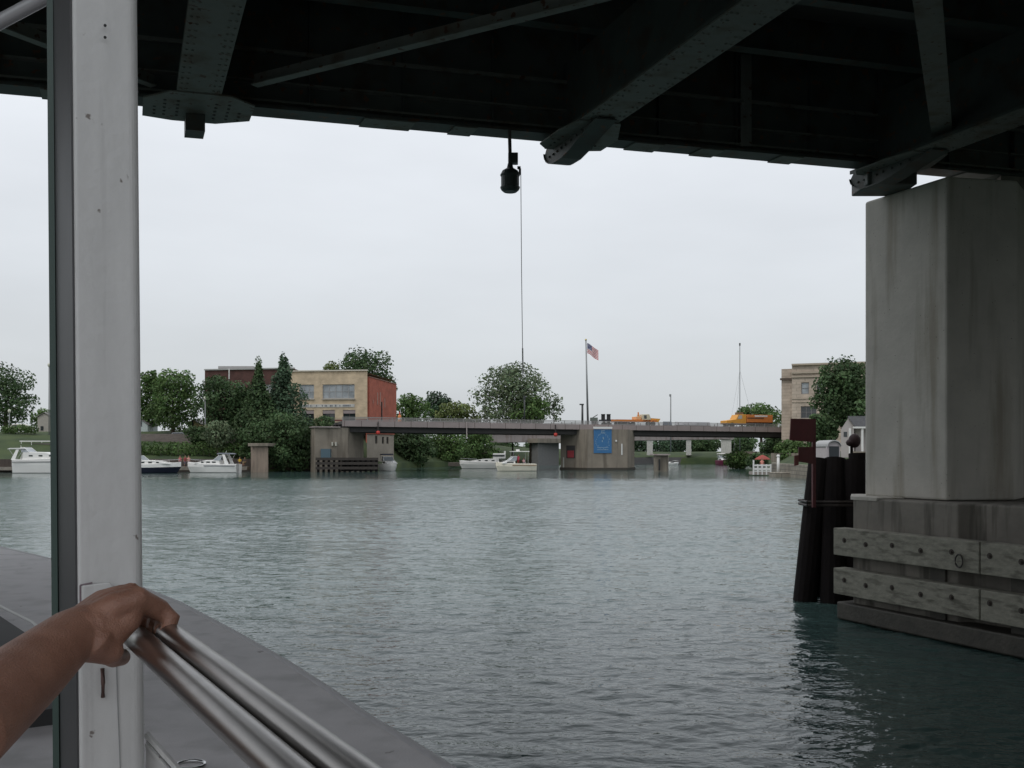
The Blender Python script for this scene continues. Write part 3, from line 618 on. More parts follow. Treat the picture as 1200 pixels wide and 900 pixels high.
b = MB(); b.tube([(p.x, p.y, zt - .2), (p.x, p.y, zt + .4)], .18, 8); b.build('tip', pole_d, t)
for i in range(3):
    b = MB(); a = i * 2.1; b.tube([(p.x, p.y, zt - 6), (p.x + math.cos(a) * 5, p.y + math.sin(a) * 5, 3.0)], .02, 4); b.build('guy_wire', pole_g, t)
# lamp posts on the left bank
for px, y0, y1, Y, lb in [(11, 484, 505, 172, 'short lamp post on the lawn at the far left edge'), (57.5, 430, 506, 168, 'tall lamp post left beside the white boat post'), (240.5, 469, 499, 164, 'slender park lamp post between the two broad trees')]:
    x = WX(px, Y); t, p, zt = post_thing('lamp_post', lb, 'lamp post', px, y0, y1, Y, .09, pole_g, base=gz(x, Y) - .1)
    b = MB(); b.lathe((p.x, p.y, zt), [(.08, 0), (.22, .15), (.26, .5), (.1, .65)], 10); b.build('lantern', mat('lantern_glass', (.6, .6, .5), .3), t, smooth=True)

# second bridge behind
b2 = thing('rear_bridge', 'pale concrete second bridge behind the drawbridge', 'bridge', (10, 232, 0))
def seg2(px0, px1, y0t, y0b, y1t, y1b, Y0, Y1, name, m, dep):
    b = MB(); vs = [W(px0, y0b, Y0), W(px1, y1b, Y1), W(px1, y1t, Y1), W(px0, y0t, Y0)]; b.extr(vs, (0, dep, 0)); b.build(name, m, b2)
seg2(548, 860, 507.5, 519, 507.5, 514.5, 224, 252, 'girder', conc_pale, 9)
seg2(548, 860, 505.6, 507.3, 505.5, 507.3, 223.5, 251.5, 'parapet', mat('pale_parapet', (.4, .37, .34), .8), 9.6)
b = MB(); b.prism([W(623, 0, 230)[:2], W(630.5, 0, 226)[:2], W(655, 0, 234)[:2], W(655, 0, 246)[:2], W(624, 0, 240)[:2]], -1.5, WZ(516, 230)); b.build('pier', mat('grey_pier', (.17, .17, .165), .85, var=.2), b2)
b = MB(); b.prism([W(618, 0, 229)[:2], W(630, 0, 224.5)[:2], W(666, 0, 232)[:2], W(666, 0, 242)[:2]], WZ(519, 228), WZ(514, 228)); b.build('pier_cap', conc_far, b2)
for px0, px1, lb in ((756, 766, ''), (802, 811, ''), (843, 858, '')):
    b = MB(); Y = 268; b.prism([W(px0 + 2, 0, Y)[:2], W(px1 - 1, 0, Y)[:2], W(px1 - 1, 0, Y + 5)[:2], W(px0 + 2, 0, Y + 5)[:2]], 2.2, WZ(511, Y)); b.prism([W(px0, 0, Y - .3)[:2], W(px1 + 1, 0, Y - .3)[:2], W(px1 + 1, 0, Y + 5.3)[:2], W(px0, 0, Y + 5.3)[:2]], WZ(515, Y), WZ(511, Y)); b.build('column', mat('pale_column', (.55, .54, .5), .8, var=.2), b2)
wall_seg('far_seawall', 'grey seawall below the far lawn seen under the right span', [W(700, 545, 262)[:2], W(770, 545, 270.5)[:2], W(852, 545, 268)[:2], W(868, 545, 258)[:2]], -1.5, WZ(536, 268), .6, mat('grey_seawall', (.13, .125, .125), .85, var=.2, vscale=.8))
# concrete dolphin before the bridge
t = thing('concrete_dolphin', 'short square concrete mooring pillar standing in the water', 'pillar', W(774, 552, 157))
b = MB(); b.prism([W(766, 0, 158)[:2], W(768, 0, 156.4)[:2], W(782.5, 0, 156.6)[:2], W(783.5, 0, 159)[:2], W(767, 0, 160)[:2]], -1.5, WZ(533.6, 157)); b.build('shaft', conc_far, t)
b = MB(); b.bb(WX(765, 157), WX(784, 157), 155.9, 160.2, WZ(533.5, 157), WZ(532, 157)); b.build('cap', conc_pale, t)
b = MB(); b.bb(WX(771.8, 156.3), WX(773.6, 156.3), 156.1, 156.5, WZ(551, 156), WZ(538, 156)); b.build('ladder', blackm, t)

# ------------------------------------------------------------------ buildings
def facade(mb, P0, P1, z0, z1, holes, th=.35):
    """wall from P0 to P1 (plan), holes = (u0,u1,z0,z1) in metres along the wall; reveals included"""
    d = (P1 - P0); Lw = d.length; d = d / Lw; n = Vector((-d.y, d.x))
    us = sorted({0, Lw} | {h[0] for h in holes} | {h[1] for h in holes}); zs = sorted({z0, z1} | {h[2] for h in holes} | {h[3] for h in holes})
    def Q(u, z, k=0): q = P0 + d * u + n * (th * k); return (q.x, q.y, z)
    def hole(a, b_): return any(h[0] <= a and b_[0] <= h[1] + 1e-6 and h[0] - 1e-6 <= a and h[2] - 1e-6 <= b_[1] and b_[2] <= h[3] + 1e-6 for h in holes)
    for a, c in zip(us, us[1:]):
        for e, g in zip(zs, zs[1:]):
            if hole(a, (c, e, g)): continue
            mb.add([Q(a, e), Q(c, e), Q(c, g), Q(a, g)], [(0, 1, 2, 3)])
    for (a, c, e, g) in holes:
        mb.add([Q(a, e), Q(c, e), Q(c, g), Q(a, g), Q(a, e, 1), Q(c, e, 1), Q(c, g, 1), Q(a, g, 1)], [(0, 4, 5, 1), (1, 5, 6, 2), (2, 6, 7, 3), (3, 7, 4, 0)])
    return Q
def window(parent, P0, P1, u0, u1, z0, z1, mull=2, trans=1, glass=None, frame=None, dep=.25, name='window'):
    d = (P1 - P0).normalized(); n = Vector((-d.y, d.x)); glass = glass or glass_l; frame = frame or white_p
    def Q(u, z, k): q = P0 + d * u + n * k; return (q.x, q.y, z)
    b = MB(); f = .09
    def bar(a, c, e, g): b.add([Q(u, z, k) for k in (dep - .08, dep + .04) for (u, z) in ((a, e), (c, e), (c, g), (a, g))], [(0, 1, 2, 3), (4, 7, 6, 5), (0, 4, 5, 1), (1, 5, 6, 2), (2, 6, 7, 3), (3, 7, 4, 0)])
    bar(u0, u1, z0, z0 + f); bar(u0, u1, z1 - f, z1); bar(u0, u0 + f, z0 + f, z1 - f); bar(u1 - f, u1, z0 + f, z1 - f)
    for i in range(1, mull): uu = u0 + (u1 - u0) * i / mull; bar(uu - f / 2, uu + f / 2, z0 + f, z1 - f)
    for i in range(1, trans + 1):
        if trans: zz = z0 + (z1 - z0) * i / (trans + 1); bar(u0 + f, u1 - f, zz - .03, zz + .03)
    w_ = b.build(name, frame, parent)
    g = MB(); g.add([Q(u0 + .02, z0 + .02, dep), Q(u1 - .02, z0 + .02, dep), Q(u1 - .02, z1 - .02, dep), Q(u0 + .02, z1 - .02, dep)], [(0, 1, 2, 3)]); g.build('pane', glass, w_)
    return w_
# buff and red brick building
c0 = Vector(W(430.5, 0, 186)[:2]); fd_ = Vector((-20, 2.7)).normalized(); sd_ = Vector((2.7, 20)).normalized()
zr = WZ(434.5, 186); zg = 2.0
def u_of(px):   # distance along facade from the left end to pixel px
    k = (px - 600) / FPX; t_ = (k * c0.y - c0.x) / (fd_.x - k * fd_.y); return t_
uL = u_of(334); c1 = c0 + fd_ * uL
bb_ = thing('buff_brick_building', 'two storey buff brick building with red brick side wall by the bridge', 'building', (c0.x, c0.y, 6))
def UU(px): return uL - u_of(px)
hol = []
z2a, z2b = WZ(467, 187), WZ(450.5, 187); z1a, z1b = WZ(499.5, 187), WZ(480.5, 187)
wins = [(350.5, 368, z2a, z2b, 3), (378, 415.5, z2a, z2b, 5)]
low = [(354, 368), (378, 392.5), (402, 416.5)]
for a, c_, e_, g_, _ in wins: hol.append((UU(a), UU(c_), e_, g_))
for a, c_ in low: hol.append((UU(a), UU(c_), z1a, z1b))
b = MB(); facade(b, c1, c0, 6.8, zr, hol); 
bk = c0 + sd_ * 21; bk1 = c1 + sd_ * 21
zr2 = WZ(441.5, 186)
b.add([(*c1, 6.8), (*c1, zr), (*bk1, zr), (*bk1, 6.8)], [(0, 1, 2, 3)])
b.add([(*c1, zr - .4), (*c0, zr - .4), (*(c0 + sd_ * 21), zr - .4), (*bk1, zr - .4)], [(0, 1, 2, 3)])
b.build('wall', brick_tan, bb_)
b = MB(); b.prism([tuple(c0 + sd_ * .36 + fd_ * 0), tuple(c0 + sd_ * 21), tuple(c0 + sd_ * 21 - fd_ * -.4), tuple(c0 + sd_ * .36 + fd_ * .4)], -.5, zr2)
b.prism([tuple(c0 - fd_ * .25 + sd_ * 0.5), tuple(c0 - fd_ * .25 + sd_ * 21), tuple(c0 + sd_ * 21), tuple(c0 + sd_ * .5)], 6.5, zr2 - .05)
b.build('side_wall', brick_red, bb_)
P0s = c0 - fd_ * .25; P1s = P0s + sd_ * 21
def side_panel(mb, s0_, s1_, z0_, z1_, o0, o1):
    nn = -fd_; vs = [(*(P0s + sd_ * s_ + nn * o), z) for o in (o0, o1) for (s_, z) in ((s0_, z0_), (s1_, z0_), (s1_, z1_), (s0_, z1_))]
    mb.add(vs, [(0, 3, 2, 1), (4, 5, 6, 7), (0, 1, 5, 4), (1, 2, 6, 5), (2, 3, 7, 6), (3, 0, 4, 7)])
for s_, w_, za, zb_ in [(5.8, .7, 12.3, 14.7), (7.8, .7, 12.1, 14.9), (11.2, .6, 12, 13.8), (2.8, .4, 12.4, 13.1)]:
    b = MB(); side_panel(b, s_, s_ + w_, za, zb_, .02, .06); b.build('bricked_window', mat('faded_brick_infill', (.36, .2, .16), .9), bb_)
b = MB(); side_panel(b, 8.9, 9.15, 8.6, 13, .02, .2); b.build('drainpipe', pole_d, bb_)
b = MB(); side_panel(b, .4, 21, zr2 - .05, zr2 + .12, -.4, .12); b.build('side_coping', mat('tile_coping', (.25, .12, .09), .8), bb_)
b = MB(); b.beam((*(c1 - sd_ * .04), zr + .1), (*(c0 - sd_ * .04 - fd_ * .1), zr + .1), .5, .22); b.build('parapet_coping', mat('pale_coping', (.6, .56, .48), .8), bb_)
for a, c_, e_, g_, mu in wins: window(bb_, c1, c0, UU(a), UU(c_), e_, g_, mu, 1, glass_l, mat('grey_window_frame', (.38, .38, .38), .6))
for a, c_, e_, g_, mu in wins:
    b = MB(); q0 = c1 - fd_ * 0; 
    A = c1 + (c0 - c1).normalized() * (UU(a) - .1) - sd_ * .08; B_ = c1 + (c0 - c1).normalized() * (UU(c_) + .1) - sd_ * .08
    b.beam((*A, e_ - .12), (*B_, e_ - .12), .3, .22); b.build('sill', mat('stone_sill', (.4, .37, .32), .8), bb_)
for a, c_ in low:
    window(bb_, c1, c0, UU(a), UU(c_), z1a, z1b, 2, 0, glass_d, mat('dark_frame', (.07, .05, .045), .6), name='shop_window')
    b = MB(); A = c1 + (c0 - c1).normalized() * UU(a) - sd_ * .02; B_ = c1 + (c0 - c1).normalized() * UU(c_) - sd_ * .02
    b.beam((*(A + sd_ * .15), z1b - .35), (*(B_ + sd_ * .15), z1b - .35), .08, .66); b.build('awning_panel', mat('grey_mauve_panel', (.3, .25, .25), .7), bb_)
A = c1 + (c0 - c1).normalized() * UU(351) - sd_ * .04; B_ = c1 + (c0 - c1).normalized() * UU(415.5) - sd_ * .04
b = MB(); b.beam((*A, WZ(475.5, 187)), (*B_, WZ(475.5, 187)), .1, .58); sgn = b.build('sign_band', mat('pale_sign_band', (.5, .5, .48), .6, var=.2, vscale=1), bb_)
b = MB(); rs = random.Random(9); u = .4; LL = (B_ - A).length; dd = (B_ - A).normalized()
while u < LL - .5:
    wl = rs.choice([.16, .2, .28]); 
    if rs.random() < .85: b.beam((*(A + dd * u - sd_ * .06), WZ(475.5, 187)), (*(A + dd * (u + wl) - sd_ * .06), WZ(475.5, 187)), .03, .3)
    u += wl + (.1 if rs.random() < .8 else .6)
b.build('lettering', mat('dark_lettering', (.12, .14, .17), .6), sgn)
for px0, px1 in ((334, 354), (368, 378), (392.5, 402), (416.5, 430)):
    A = c1 + (c0 - c1).normalized() * UU(px0) - sd_ * .02; B_ = c1 + (c0 - c1).normalized() * UU(px1) - sd_ * .02
    b = MB(); b.beam((*A, WZ(492.5, 187)), (*B_, WZ(492.5, 187)), .06, .3); b.build('belt_course', mat('red_brown_belt', (.17, .05, .04), .8), bb_)
# lower storey of the red building, seen under the bridge
lw = thing('riverside_annex', 'tan stone annex with narrow windows seen under the left span', 'building', W(447, 545, 180))
la, lb_ = Vector(W(430, 0, 176)[:2]), Vector(W(461.5, 0, 183)[:2]); Ln = (lb_ - la).length
nh = [(Ln * .30, Ln * .38, WZ(520, 180), WZ(511, 180)), (Ln * .55, Ln * .63, WZ(520, 180), WZ(512, 180)), (Ln * .72, Ln * .80, WZ(520, 180), WZ(512, 180))]
b = MB(); facade(b, la, lb_, -.5, WZ(508.5, 180), nh)
off = Vector((-(lb_ - la).y, (lb_ - la).x)).normalized() * 5
b.add([(*lb_, -.5), (*(lb_ + off), -.5), (*(lb_ + off), WZ(508.5, 180)), (*lb_, WZ(508.5, 180))], [(0, 1, 2, 3)])
b.build('wall', mat('tan_stucco', (.33, .29, .24), .9, var=.2, vscale=.6), lw)
for h in nh: window(lw, la, lb_, *h, 1, 1, glass_d, mat('dark_frame_b', (.08, .07, .06), .6))
b = MB(); b.beam((*(la), WZ(508, 180)), (*(lb_), WZ(508, 180)), .5, .3); b.build('coping', mat('rust_coping', (.34, .1, .06), .7), lw)
# brown brick building at the left rear
br2 = thing('brown_brick_building', 'long brown brick building with a flat roof behind the dark trees', 'building', W(280, 500, 196))
A, B_ = Vector(W(240, 0, 200)[:2]), Vector(W(345, 0, 196)[:2])
hs = []; Lb = (B_ - A).length
for i in range(6): hs.append((1 + i * (Lb - 1) / 6, 1 + i * (Lb - 1) / 6 + 1.6, WZ(462, 198), WZ(451, 198)))
b = MB(); facade(b, A, B_, 7, WZ(433, 198), hs); nb = Vector((0, 14))
b.add([(*B_, 7), (*(B_ + nb), 7), (*(B_ + nb), WZ(433, 198)), (*B_, WZ(433, 198))], [(0, 1, 2, 3)]); b.add([(*A, 7), (*A, WZ(433, 198)), (*(A + nb), WZ(433, 198)), (*(A + nb), 7)], [(0, 1, 2, 3)])
b.add([(*A, WZ(433.5, 198)), (*B_, WZ(433.5, 198)), (*(B_ + nb), WZ(433.5, 198)), (*(A + nb), WZ(433.5, 198))], [(0, 1, 2, 3)])
b.build('wall', brick_brown, br2)
for h in hs: window(br2, A, B_, *h, 2, 1, glass_l, white_p)
b = MB(); b.beam((*A, WZ(432.4, 198)), (*B_, WZ(432.4, 198)), .6, .25); b.build('coping', mat('grey_coping', (.35, .36, .35), .7), br2)
b = MB(); b.bb(WX(259, 203), WX(300, 203), 201, 206, WZ(433, 203), WZ(430, 203)); b.build('roof_unit', mat('roof_unit_grey', (.42, .42, .41), .6), br2)
b = MB(); p = W(268.5, 440, 197.9); b.tube([(p.x, p.y, WZ(446, 198)), (p.x, p.y, WZ(432, 198))], .12, 6); b.build('vent_pipe', white_p, br2)
# limestone building right
lm = thing('limestone_building', 'pale limestone building with stepped parapet at the right end of the bridge', 'building', W(965, 500, 172))
A, B_ = Vector(W(928, 0, 171)[:2]), Vector(W(1024, 0, 166)[:2]); nb = Vector((6.9, 22)); Lb = (B_ - A).length
def pu(px): return (Vector(W(px, 0, 171 - 5 * (px - 928) / 96)[:2]) - A).length
hs = []
for px0, px1 in ((939, 948), (957, 966), (975, 984), (993, 1002)): hs.append((pu(px0), pu(px1), WZ(461.5, 170), WZ(448, 170)))
for px0, px1 in ((938.5, 957), (966, 984), (993, 1010)): hs.append((pu(px0), pu(px1), WZ(490, 170), WZ(476, 170)))
b = MB(); zt = WZ(426.5, 170); facade(b, A, B_, 2, zt, hs)
b.add([(*A, 2), (*A, zt), (*(A + nb), zt), (*(A + nb), 2)], [(0, 1, 2, 3)]); b.add([(*A, zt - .3), (*B_, zt - .3), (*(B_ + nb), zt - .3), (*(A + nb), zt - .3)], [(0, 1, 2, 3)])
b.add([(*B_, 2), (*(B_ + nb), 2), (*(B_ + nb), zt), (*B_, zt)], [(0, 1, 2, 3)]); b.build('wall', lime, lm)
W0, W1 = Vector(W(915.8, 0, 174)[:2]), Vector(W(929, 0, 173.2)[:2]); b = MB(); b.prism([tuple(W0), tuple(W1), tuple(W1 + nb * .8), tuple(W0 + nb * .8)], 2, WZ(432.5, 174)); b.build('side_wing', lime, lm)
for z_, h_, o_ in ((427, .3, .5), (436.5, .32, .35), (441.3, .25, .25), (467, .15, .1), (471, .12, .1)):
    b = MB(); b.beam((*(A + Vector((-.1, -o_ / 2 + .02))), WZ(z_, 170)), (*(B_ + Vector((0, -o_ / 2 + .02))), WZ(z_, 170)), o_, h_); b.build('cornice', mat('limestone_trim', (.4, .34, .27), .8), lm)
b = MB(); b.beam((*(W0 + Vector((-.3, -.2))), WZ(444.5, 174)), (*(W1 + Vector((-.2, -.2))), WZ(444.5, 174)), .25, .35); b.build('ledge', mat('dark_ledge', (.1, .075, .06), .8), lm)
for i, h in enumerate(hs): window(lm, A, B_, *h, 1 if i < 4 else 3, 1, glass_l if i < 4 else glass_d, mat('window_frame_grey', (.2, .19, .19), .6))
# white porch house
ph = thing('porch_house', 'small white house with grey roof and columned porch behind the bridge column', 'house', W(1000, 530, 112))
Y = 112; x0, x1, x2 = WX(985.5, Y), WX(994, Y), WX(1034, Y); z0 = 2.4; ze = WZ(500, Y); zp = WZ(489, Y)
b = MB(); b.extr([(x0, Y, z0), (x0 + 1.5, Y, z0), (x0 + 1.5, Y, ze + .3), (x0 + .9, Y, zp), (x0, Y, ze - .3)], (2.1, 6, 0)); b.bb(x0 + 2.2, x2, Y + 1.6, Y + 6, z0, ze); b.build('wall', mat('white_siding', (.43, .40, .385), .8, var=.08, vscale=2, vstretch=(1, 1, 8)), ph)
b = MB(); b.extr([(x0 + .75, Y - .2, zp + .02), (x2, Y - .2, zp + .02), (x2, Y - .3, ze), (x0 + 1.5, Y - .3, ze)], (0, .15, .1)); b.extr([(x0 + .75, Y - .2, zp + .02), (x2, Y - .2, zp + .02), (x2, Y + 6.3, zp - .2), (x0 + 2.9, Y + 6.3, zp - .2)], (0, 0, .12)); b.build('roof', mat('grey_shingles', (.14, .14, .15), .9, var=.2), ph)
b = MB(); b.bb(x0 + 1.3, x2, Y - .3, Y - .15, ze - .2, ze); b.build('fascia', white_p, ph)
for px in (995.5, 1010, 1024):
    b = MB(); b.bb(WX(px, Y) - .11, WX(px, Y) + .11, Y - .2, Y + .02, z0, ze - .2); b.build('column', white_p, ph)
b = MB(); b.bb(x0 + .3, x0 + .7, Y - .03, Y - .01, WZ(512, Y), WZ(506, Y)); b.build('window', glass_d, ph)
b = MB(); b.bb(x0 + 1.2, x2, Y - .9, Y + 1.6, z0, WZ(529, Y)); b.build('porch_floor', conc_far, ph)
b = MB(); b.bb(WX(1000, Y), WX(1008, Y), Y + 1.5, Y + 1.59, WZ(529, Y), WZ(511, Y)); b.build('door', mat('dark_door', (.06, .045, .04), .6), ph)
# white shed with arched roof
Y = 92; x0, x1 = WX(955, Y), WX(984, Y); z0 = .8; za = WZ(524, Y)
shd = thing('white_shed', 'low white shed with arched roof and dark doorway behind the black piles', 'shed', ((x0 + x1) / 2, Y, z0))
xm = WX(970, Y); xc = (xm + x1) / 2
arch = [(xc + (x1 - xc + .08) * math.cos(a), za + (WZ(517.5, Y) - za) * math.sin(a)) for a in [math.pi * i / 10 for i in range(11)]]
b = MB(); b.extr([(xm + .02, Y, z0), (x1, Y, z0)] + [(x, Y, z) for x, z in arch], (0, .3, 0)); b.build('end_wall', mat('shed_white', (.4, .36, .37), .8, var=.1), shd)
b = MB(); b.extr([(xm, Y + .02, z0), (xm + .1, Y + .02, z0), (xm + .1, Y + .02, za), (xm, Y + .02, za)], (0, 3.6, 0)); b.build('side_wall', mat('shed_pink_white', (.42, .38, .38), .8, var=.1), shd)
b = MB()
for (xa, zz), (xb, zc) in zip(arch, arch[1:]): b.add([(xa, Y - .25, zz + .05), (xb, Y - .25, zc + .05), (xb, Y + 3.8, zc + .05), (xa, Y + 3.8, zz + .05), (xa, Y - .25, zz + .15), (xb, Y - .25, zc + .15), (xb, Y + 3.8, zc + .15), (xa, Y + 3.8, zz + .15)], [(0, 3, 2, 1), (4, 5, 6, 7), (0, 1, 5, 4), (1, 2, 6, 5), (2, 3, 7, 6), (3, 0, 4, 7)])
b.build('roof', mat('pale_roof_sheet', (.36, .36, .36), .6), shd)
b = MB(); b.bb(WX(971.5, Y), WX(983, Y), Y - .06, Y - .02, WZ(540, Y), WZ(523, Y)); b.build('doorway', mat('dark_doorway', (.02, .025, .03), .6), shd)
# little house bits at the left
for (px0, px1, py0, py1, Y, col, lb, nm) in [(160, 173, 493, 511, 176, (.5, .56, .55), 'small pale blue white house behind the white boat post', 'cottage'), (221, 233, 492, 508, 176, (.5, .38, .22), 'small orange tan cabin under the broad trees', 'cabin'), (44, 60, 484, 503, 205, (.45, .42, .38), 'small pale house behind the far left lawn', 'cottage')]:
    x0, x1 = WX(px0, Y), WX(px1, Y); z0 = gz(x0, Y) - .3; zt = WZ(py0 + 5, Y); t = thing(nm, lb, 'house', ((x0 + x1) / 2, Y, z0))
    b = MB(); b.extr([(x0, Y, z0), (x1, Y, z0), (x1, Y, zt), ((x0 + x1) / 2, Y, WZ(py0, Y)), (x0, Y, zt)], (0, 5, 0)); b.build('wall', mat(nm + '_wall', col, .8, var=.1), t)
    b = MB()
    for sx in (0, 1):
        xa = x0 - .2 if sx == 0 else x1 + .2; xm = (x0 + x1) / 2; zz = WZ(py0, Y)
        b.add([(xa, Y - .2, zt), (xm, Y - .2, zz + .05), (xm, Y + 5.2, zz + .05), (xa, Y + 5.2, zt), (xa, Y - .2, zt + .12), (xm, Y - .2, zz + .17), (xm, Y + 5.2, zz + .17), (xa, Y + 5.2, zt + .12)], [(0, 1, 2, 3), (4, 7, 6, 5), (0, 4, 5, 1), (1, 5, 6, 2), (2, 6, 7, 3), (3, 7, 4, 0)])
    b.build('roof', mat(nm + '_roof', (.2, .19, .18), .8), t)
    b = MB(); b.bb((x0 * 2 + x1) / 3 - .3, (x0 * 2 + x1) / 3 + .3, Y - .05, Y - .01, z0 + 1.2, z0 + 2.1); b.build('window', glass_d, t)
# parked cars half hidden beneath the trees
def car(px, Y, col, label, rz=0.0, z=None, group=None, sc=1.0):
    x = WX(px, Y); z = gz(x, Y) if z is None else z; t = thing('parked_car', label, 'car', (x, Y, z), rz, group); cm = mat('car_paint', col, .3, spec=.6)
    b = MB(); prof = [(-2.2, .35), (-2.2, .8), (-1.5, .95), (-1.0, 1.4), (.7, 1.42), (1.4, .95), (2.2, .85), (2.25, .35)]
    b.extr([(a * sc, -.85, z_ * sc) for a, z_ in prof], (0, 1.7, 0)); b.build('body', cm, t, local=True, bevel=.08)
    b = MB(); b.extr([(-1.25 * sc, -.87, .97 * sc), (-.95 * sc, -.87, 1.32 * sc), (.65 * sc, -.87, 1.34 * sc), (1.2 * sc, -.87, .97 * sc)], (0, 1.74, 0)); b.build('window', glass_d, t, local=True)
    for a in (-1.35, 1.4):
        for s_ in (-.86, .7):
            b = MB(); b.tube([(a * sc, s_, .33), (a * sc, s_ + .18, .33)], .33, 14, up=(0, 0, 1)); b.build('wheel', blackm, t, local=True)
    return t
car(211, 168, (.25, .27, .3), 'silver car parked under the broad green tree'); car(254, 166, (.03, .035, .05), 'dark car parked under the dark tree by the lamp post'); car(24, 176, (.55, .5, .4), 'cream car parked at the far left behind the hedge')
# road works vehicles on the bridge
def on_bridge(px, t_, name, label, cat):
    s = s_at(px, t_); p = BP(s, t_, bz(s) - .07); return thing(name, label, cat, p, math.atan2(BU.y, BU.x))
def lb_(b, name, m, t, **k): return b.build(name, m, t, local=True, **k)
t = on_bridge(877, -4.5, 'road_truck', 'orange road works truck with a boxy body near the right end of the bridge', 'truck')
lb_(MB().bb(-5.0, 4.6, -1.0, 1.0, .7, 1.05), 'chassis', blackm, t)
lb_(MB().extr([(-5.4, -1.15, .75), (-5.4, -1.15, 1.35), (-3.4, -1.15, 1.6), (-2.9, -1.15, 2.5), (-1.2, -1.15, 2.55), (-1.2, -1.15, .75)], (0, 2.3, 0)), 'cab', yellow, t, bevel=.06)
lb_(MB().extr([(-3.1, -1.17, 1.7), (-2.75, -1.17, 2.35), (-2.1, -1.17, 2.35), (-2.1, -1.17, 1.7)], (0, 2.34, 0)), 'window', mat('pale_cab_glass', (.45, .45, .42), .1), t)  # pale glass in the cab side window
lb_(MB().bb(-1.1, 4.6, -1.2, 1.2, 1.05, 2.5), 'body_box', orange, t, bevel=.05)
lb_(MB().bb(.6, 3.4, -1.24, -1.2, 2.1, 2.4), 'white_panel', white_p, t)
lb_(MB().bb(-1.0, 2.6, -1.24, -1.2, 1.75, 1.98), 'dark_panel', mat('brown_stripe', (.12, .06, .03), .7), t)
lb_(MB().lathe((-2.2, 0, 2.55), [(.16, 0), (.16, .25), (.05, .3)], 8), 'beacon', yellow, t)
lb_(MB().bb(-2.6, -1.4, -.5, .5, 2.55, 2.95), 'roof_rack', mat('roof_rack_brown', (.2, .13, .08), .7), t)
for a in (-4.2, 2.2, 3.5):
    for s_ in (-1.15, .85): lb_(MB().tube([(a, s_, .5), (a, s_ + .3, .5)], .5, 14), 'wheel', blackm, t)
t = on_bridge(750, -3.0, 'flatbed_truck', 'low orange flatbed truck with a pale cab on the middle of the bridge', 'truck')
lb_(MB().bb(-5.2, 2.8, -1.1, 1.1, .72, 1.15), 'bed', orange, t)
lb_(MB().extr([(-.1, -1.1, .75), (-.1, -1.1, 2.1), (1.3, -1.1, 2.15), (1.6, -1.1, 1.5), (1.6, -1.1, .75)], (0, 2.2, 0)), 'cab', mat('pale_cab', (.6, .55, .4), .5), t, bevel=.05)
lb_(MB().bb(.25, .75, -1.13, 1.13, 1.35, 1.95), 'window', glass_d, t)
lb_(MB().bb(-1.2, -.2, -.9, .9, 1.15, 1.7), 'hopper', mat('pale_orange', (.75, .42, .2), .6), t, bevel=.05)
lb_(MB().tube([(-.55, -.4, 1.7), (-.55, -.4, 2.5)], .13, 8), 'exhaust_stack', orange, t)
lb_(MB().extr([(1.7, -1, .75), (3.2, -1, .75), (3.6, -1, 1.35), (1.7, -1, 1.45)], (0, 2, 0)), 'front_bumper', mat('amber_hazard', (.7, .33, .04), .6), t)
for a in (-4.2, -3.1, 2.1):
    for s_ in (-1.1, .8): lb_(MB().tube([(a, s_, .45), (a, s_ + .3, .45)], .45, 14), 'wheel', blackm, t)
t = on_bridge(725, -6.5, 'flatbed_trailer', 'long dark trailer behind the railing left of the flatbed truck', 'trailer')
lb_(MB().bb(-3.5, 3.5, -1.1, 1.1, .9, 1.25), 'bed', mat('dark_trailer', (.05, .05, .06), .6), t)
for a in (-2.5, 2.4):
    for s_ in (-1.1, .8): lb_(MB().tube([(a, s_, .45), (a, s_ + .3, .45)], .45, 12), 'wheel', blackm, t)
for px, lb, cc, wd_ in ((697, 'white barrier block on the bridge beside the flagpole', (.6, .6, .6), 1.2), (782, 'blue grey barrier block on the bridge right of the flatbed truck', (.12, .15, .2), 1.6), (796, 'white barrier block on the bridge between the blue grey block and the next pale one', (.6, .6, .62), 1.6), (808, 'pale barrier block on the bridge furthest right of the row', (.5, .5, .52), 2.2), (822, 'long pale barrier board on the bridge left of the boxy truck', (.42, .43, .45), 3.4)):
    t = on_bridge(px, -1.0, 'road_barrier', lb, 'barrier')
    lb_(MB().extr([(-wd_ / 2, -.3, .06), (-wd_ / 2, .3, .06), (-wd_ / 2, .1, .85), (-wd_ / 2, -.1, .85)], (wd_, 0, 0)), 'block', mat('barrier_paint', cc, .7), t)
    lb_(MB().bb(-wd_ / 2, wd_ / 2, -.33, -.3, .1, .2), 'foot_strip', blackm, t)
for px, tt in ((468.3, -.7),):
    t = on_bridge(px, tt, 'traffic_barrel', 'orange and white traffic barrel on the left part of the bridge', 'barrel')
    lb_(MB().lathe((0, 0, .05), [(.34, 0), (.34, .1), (.3, .12), (.29, .9), (.24, 1.1), (.1, 1.15)], 12), 'drum', orange, t, smooth=True)
    lb_(MB().lathe((0, 0, .5), [(.312, 0), (.308, .25)], 12), 'stripe', white_p, t); lb_(MB().tube([(0, 0, 1.15), (0, 0, 1.7)], .1, 8), 'lamp', redp, t)

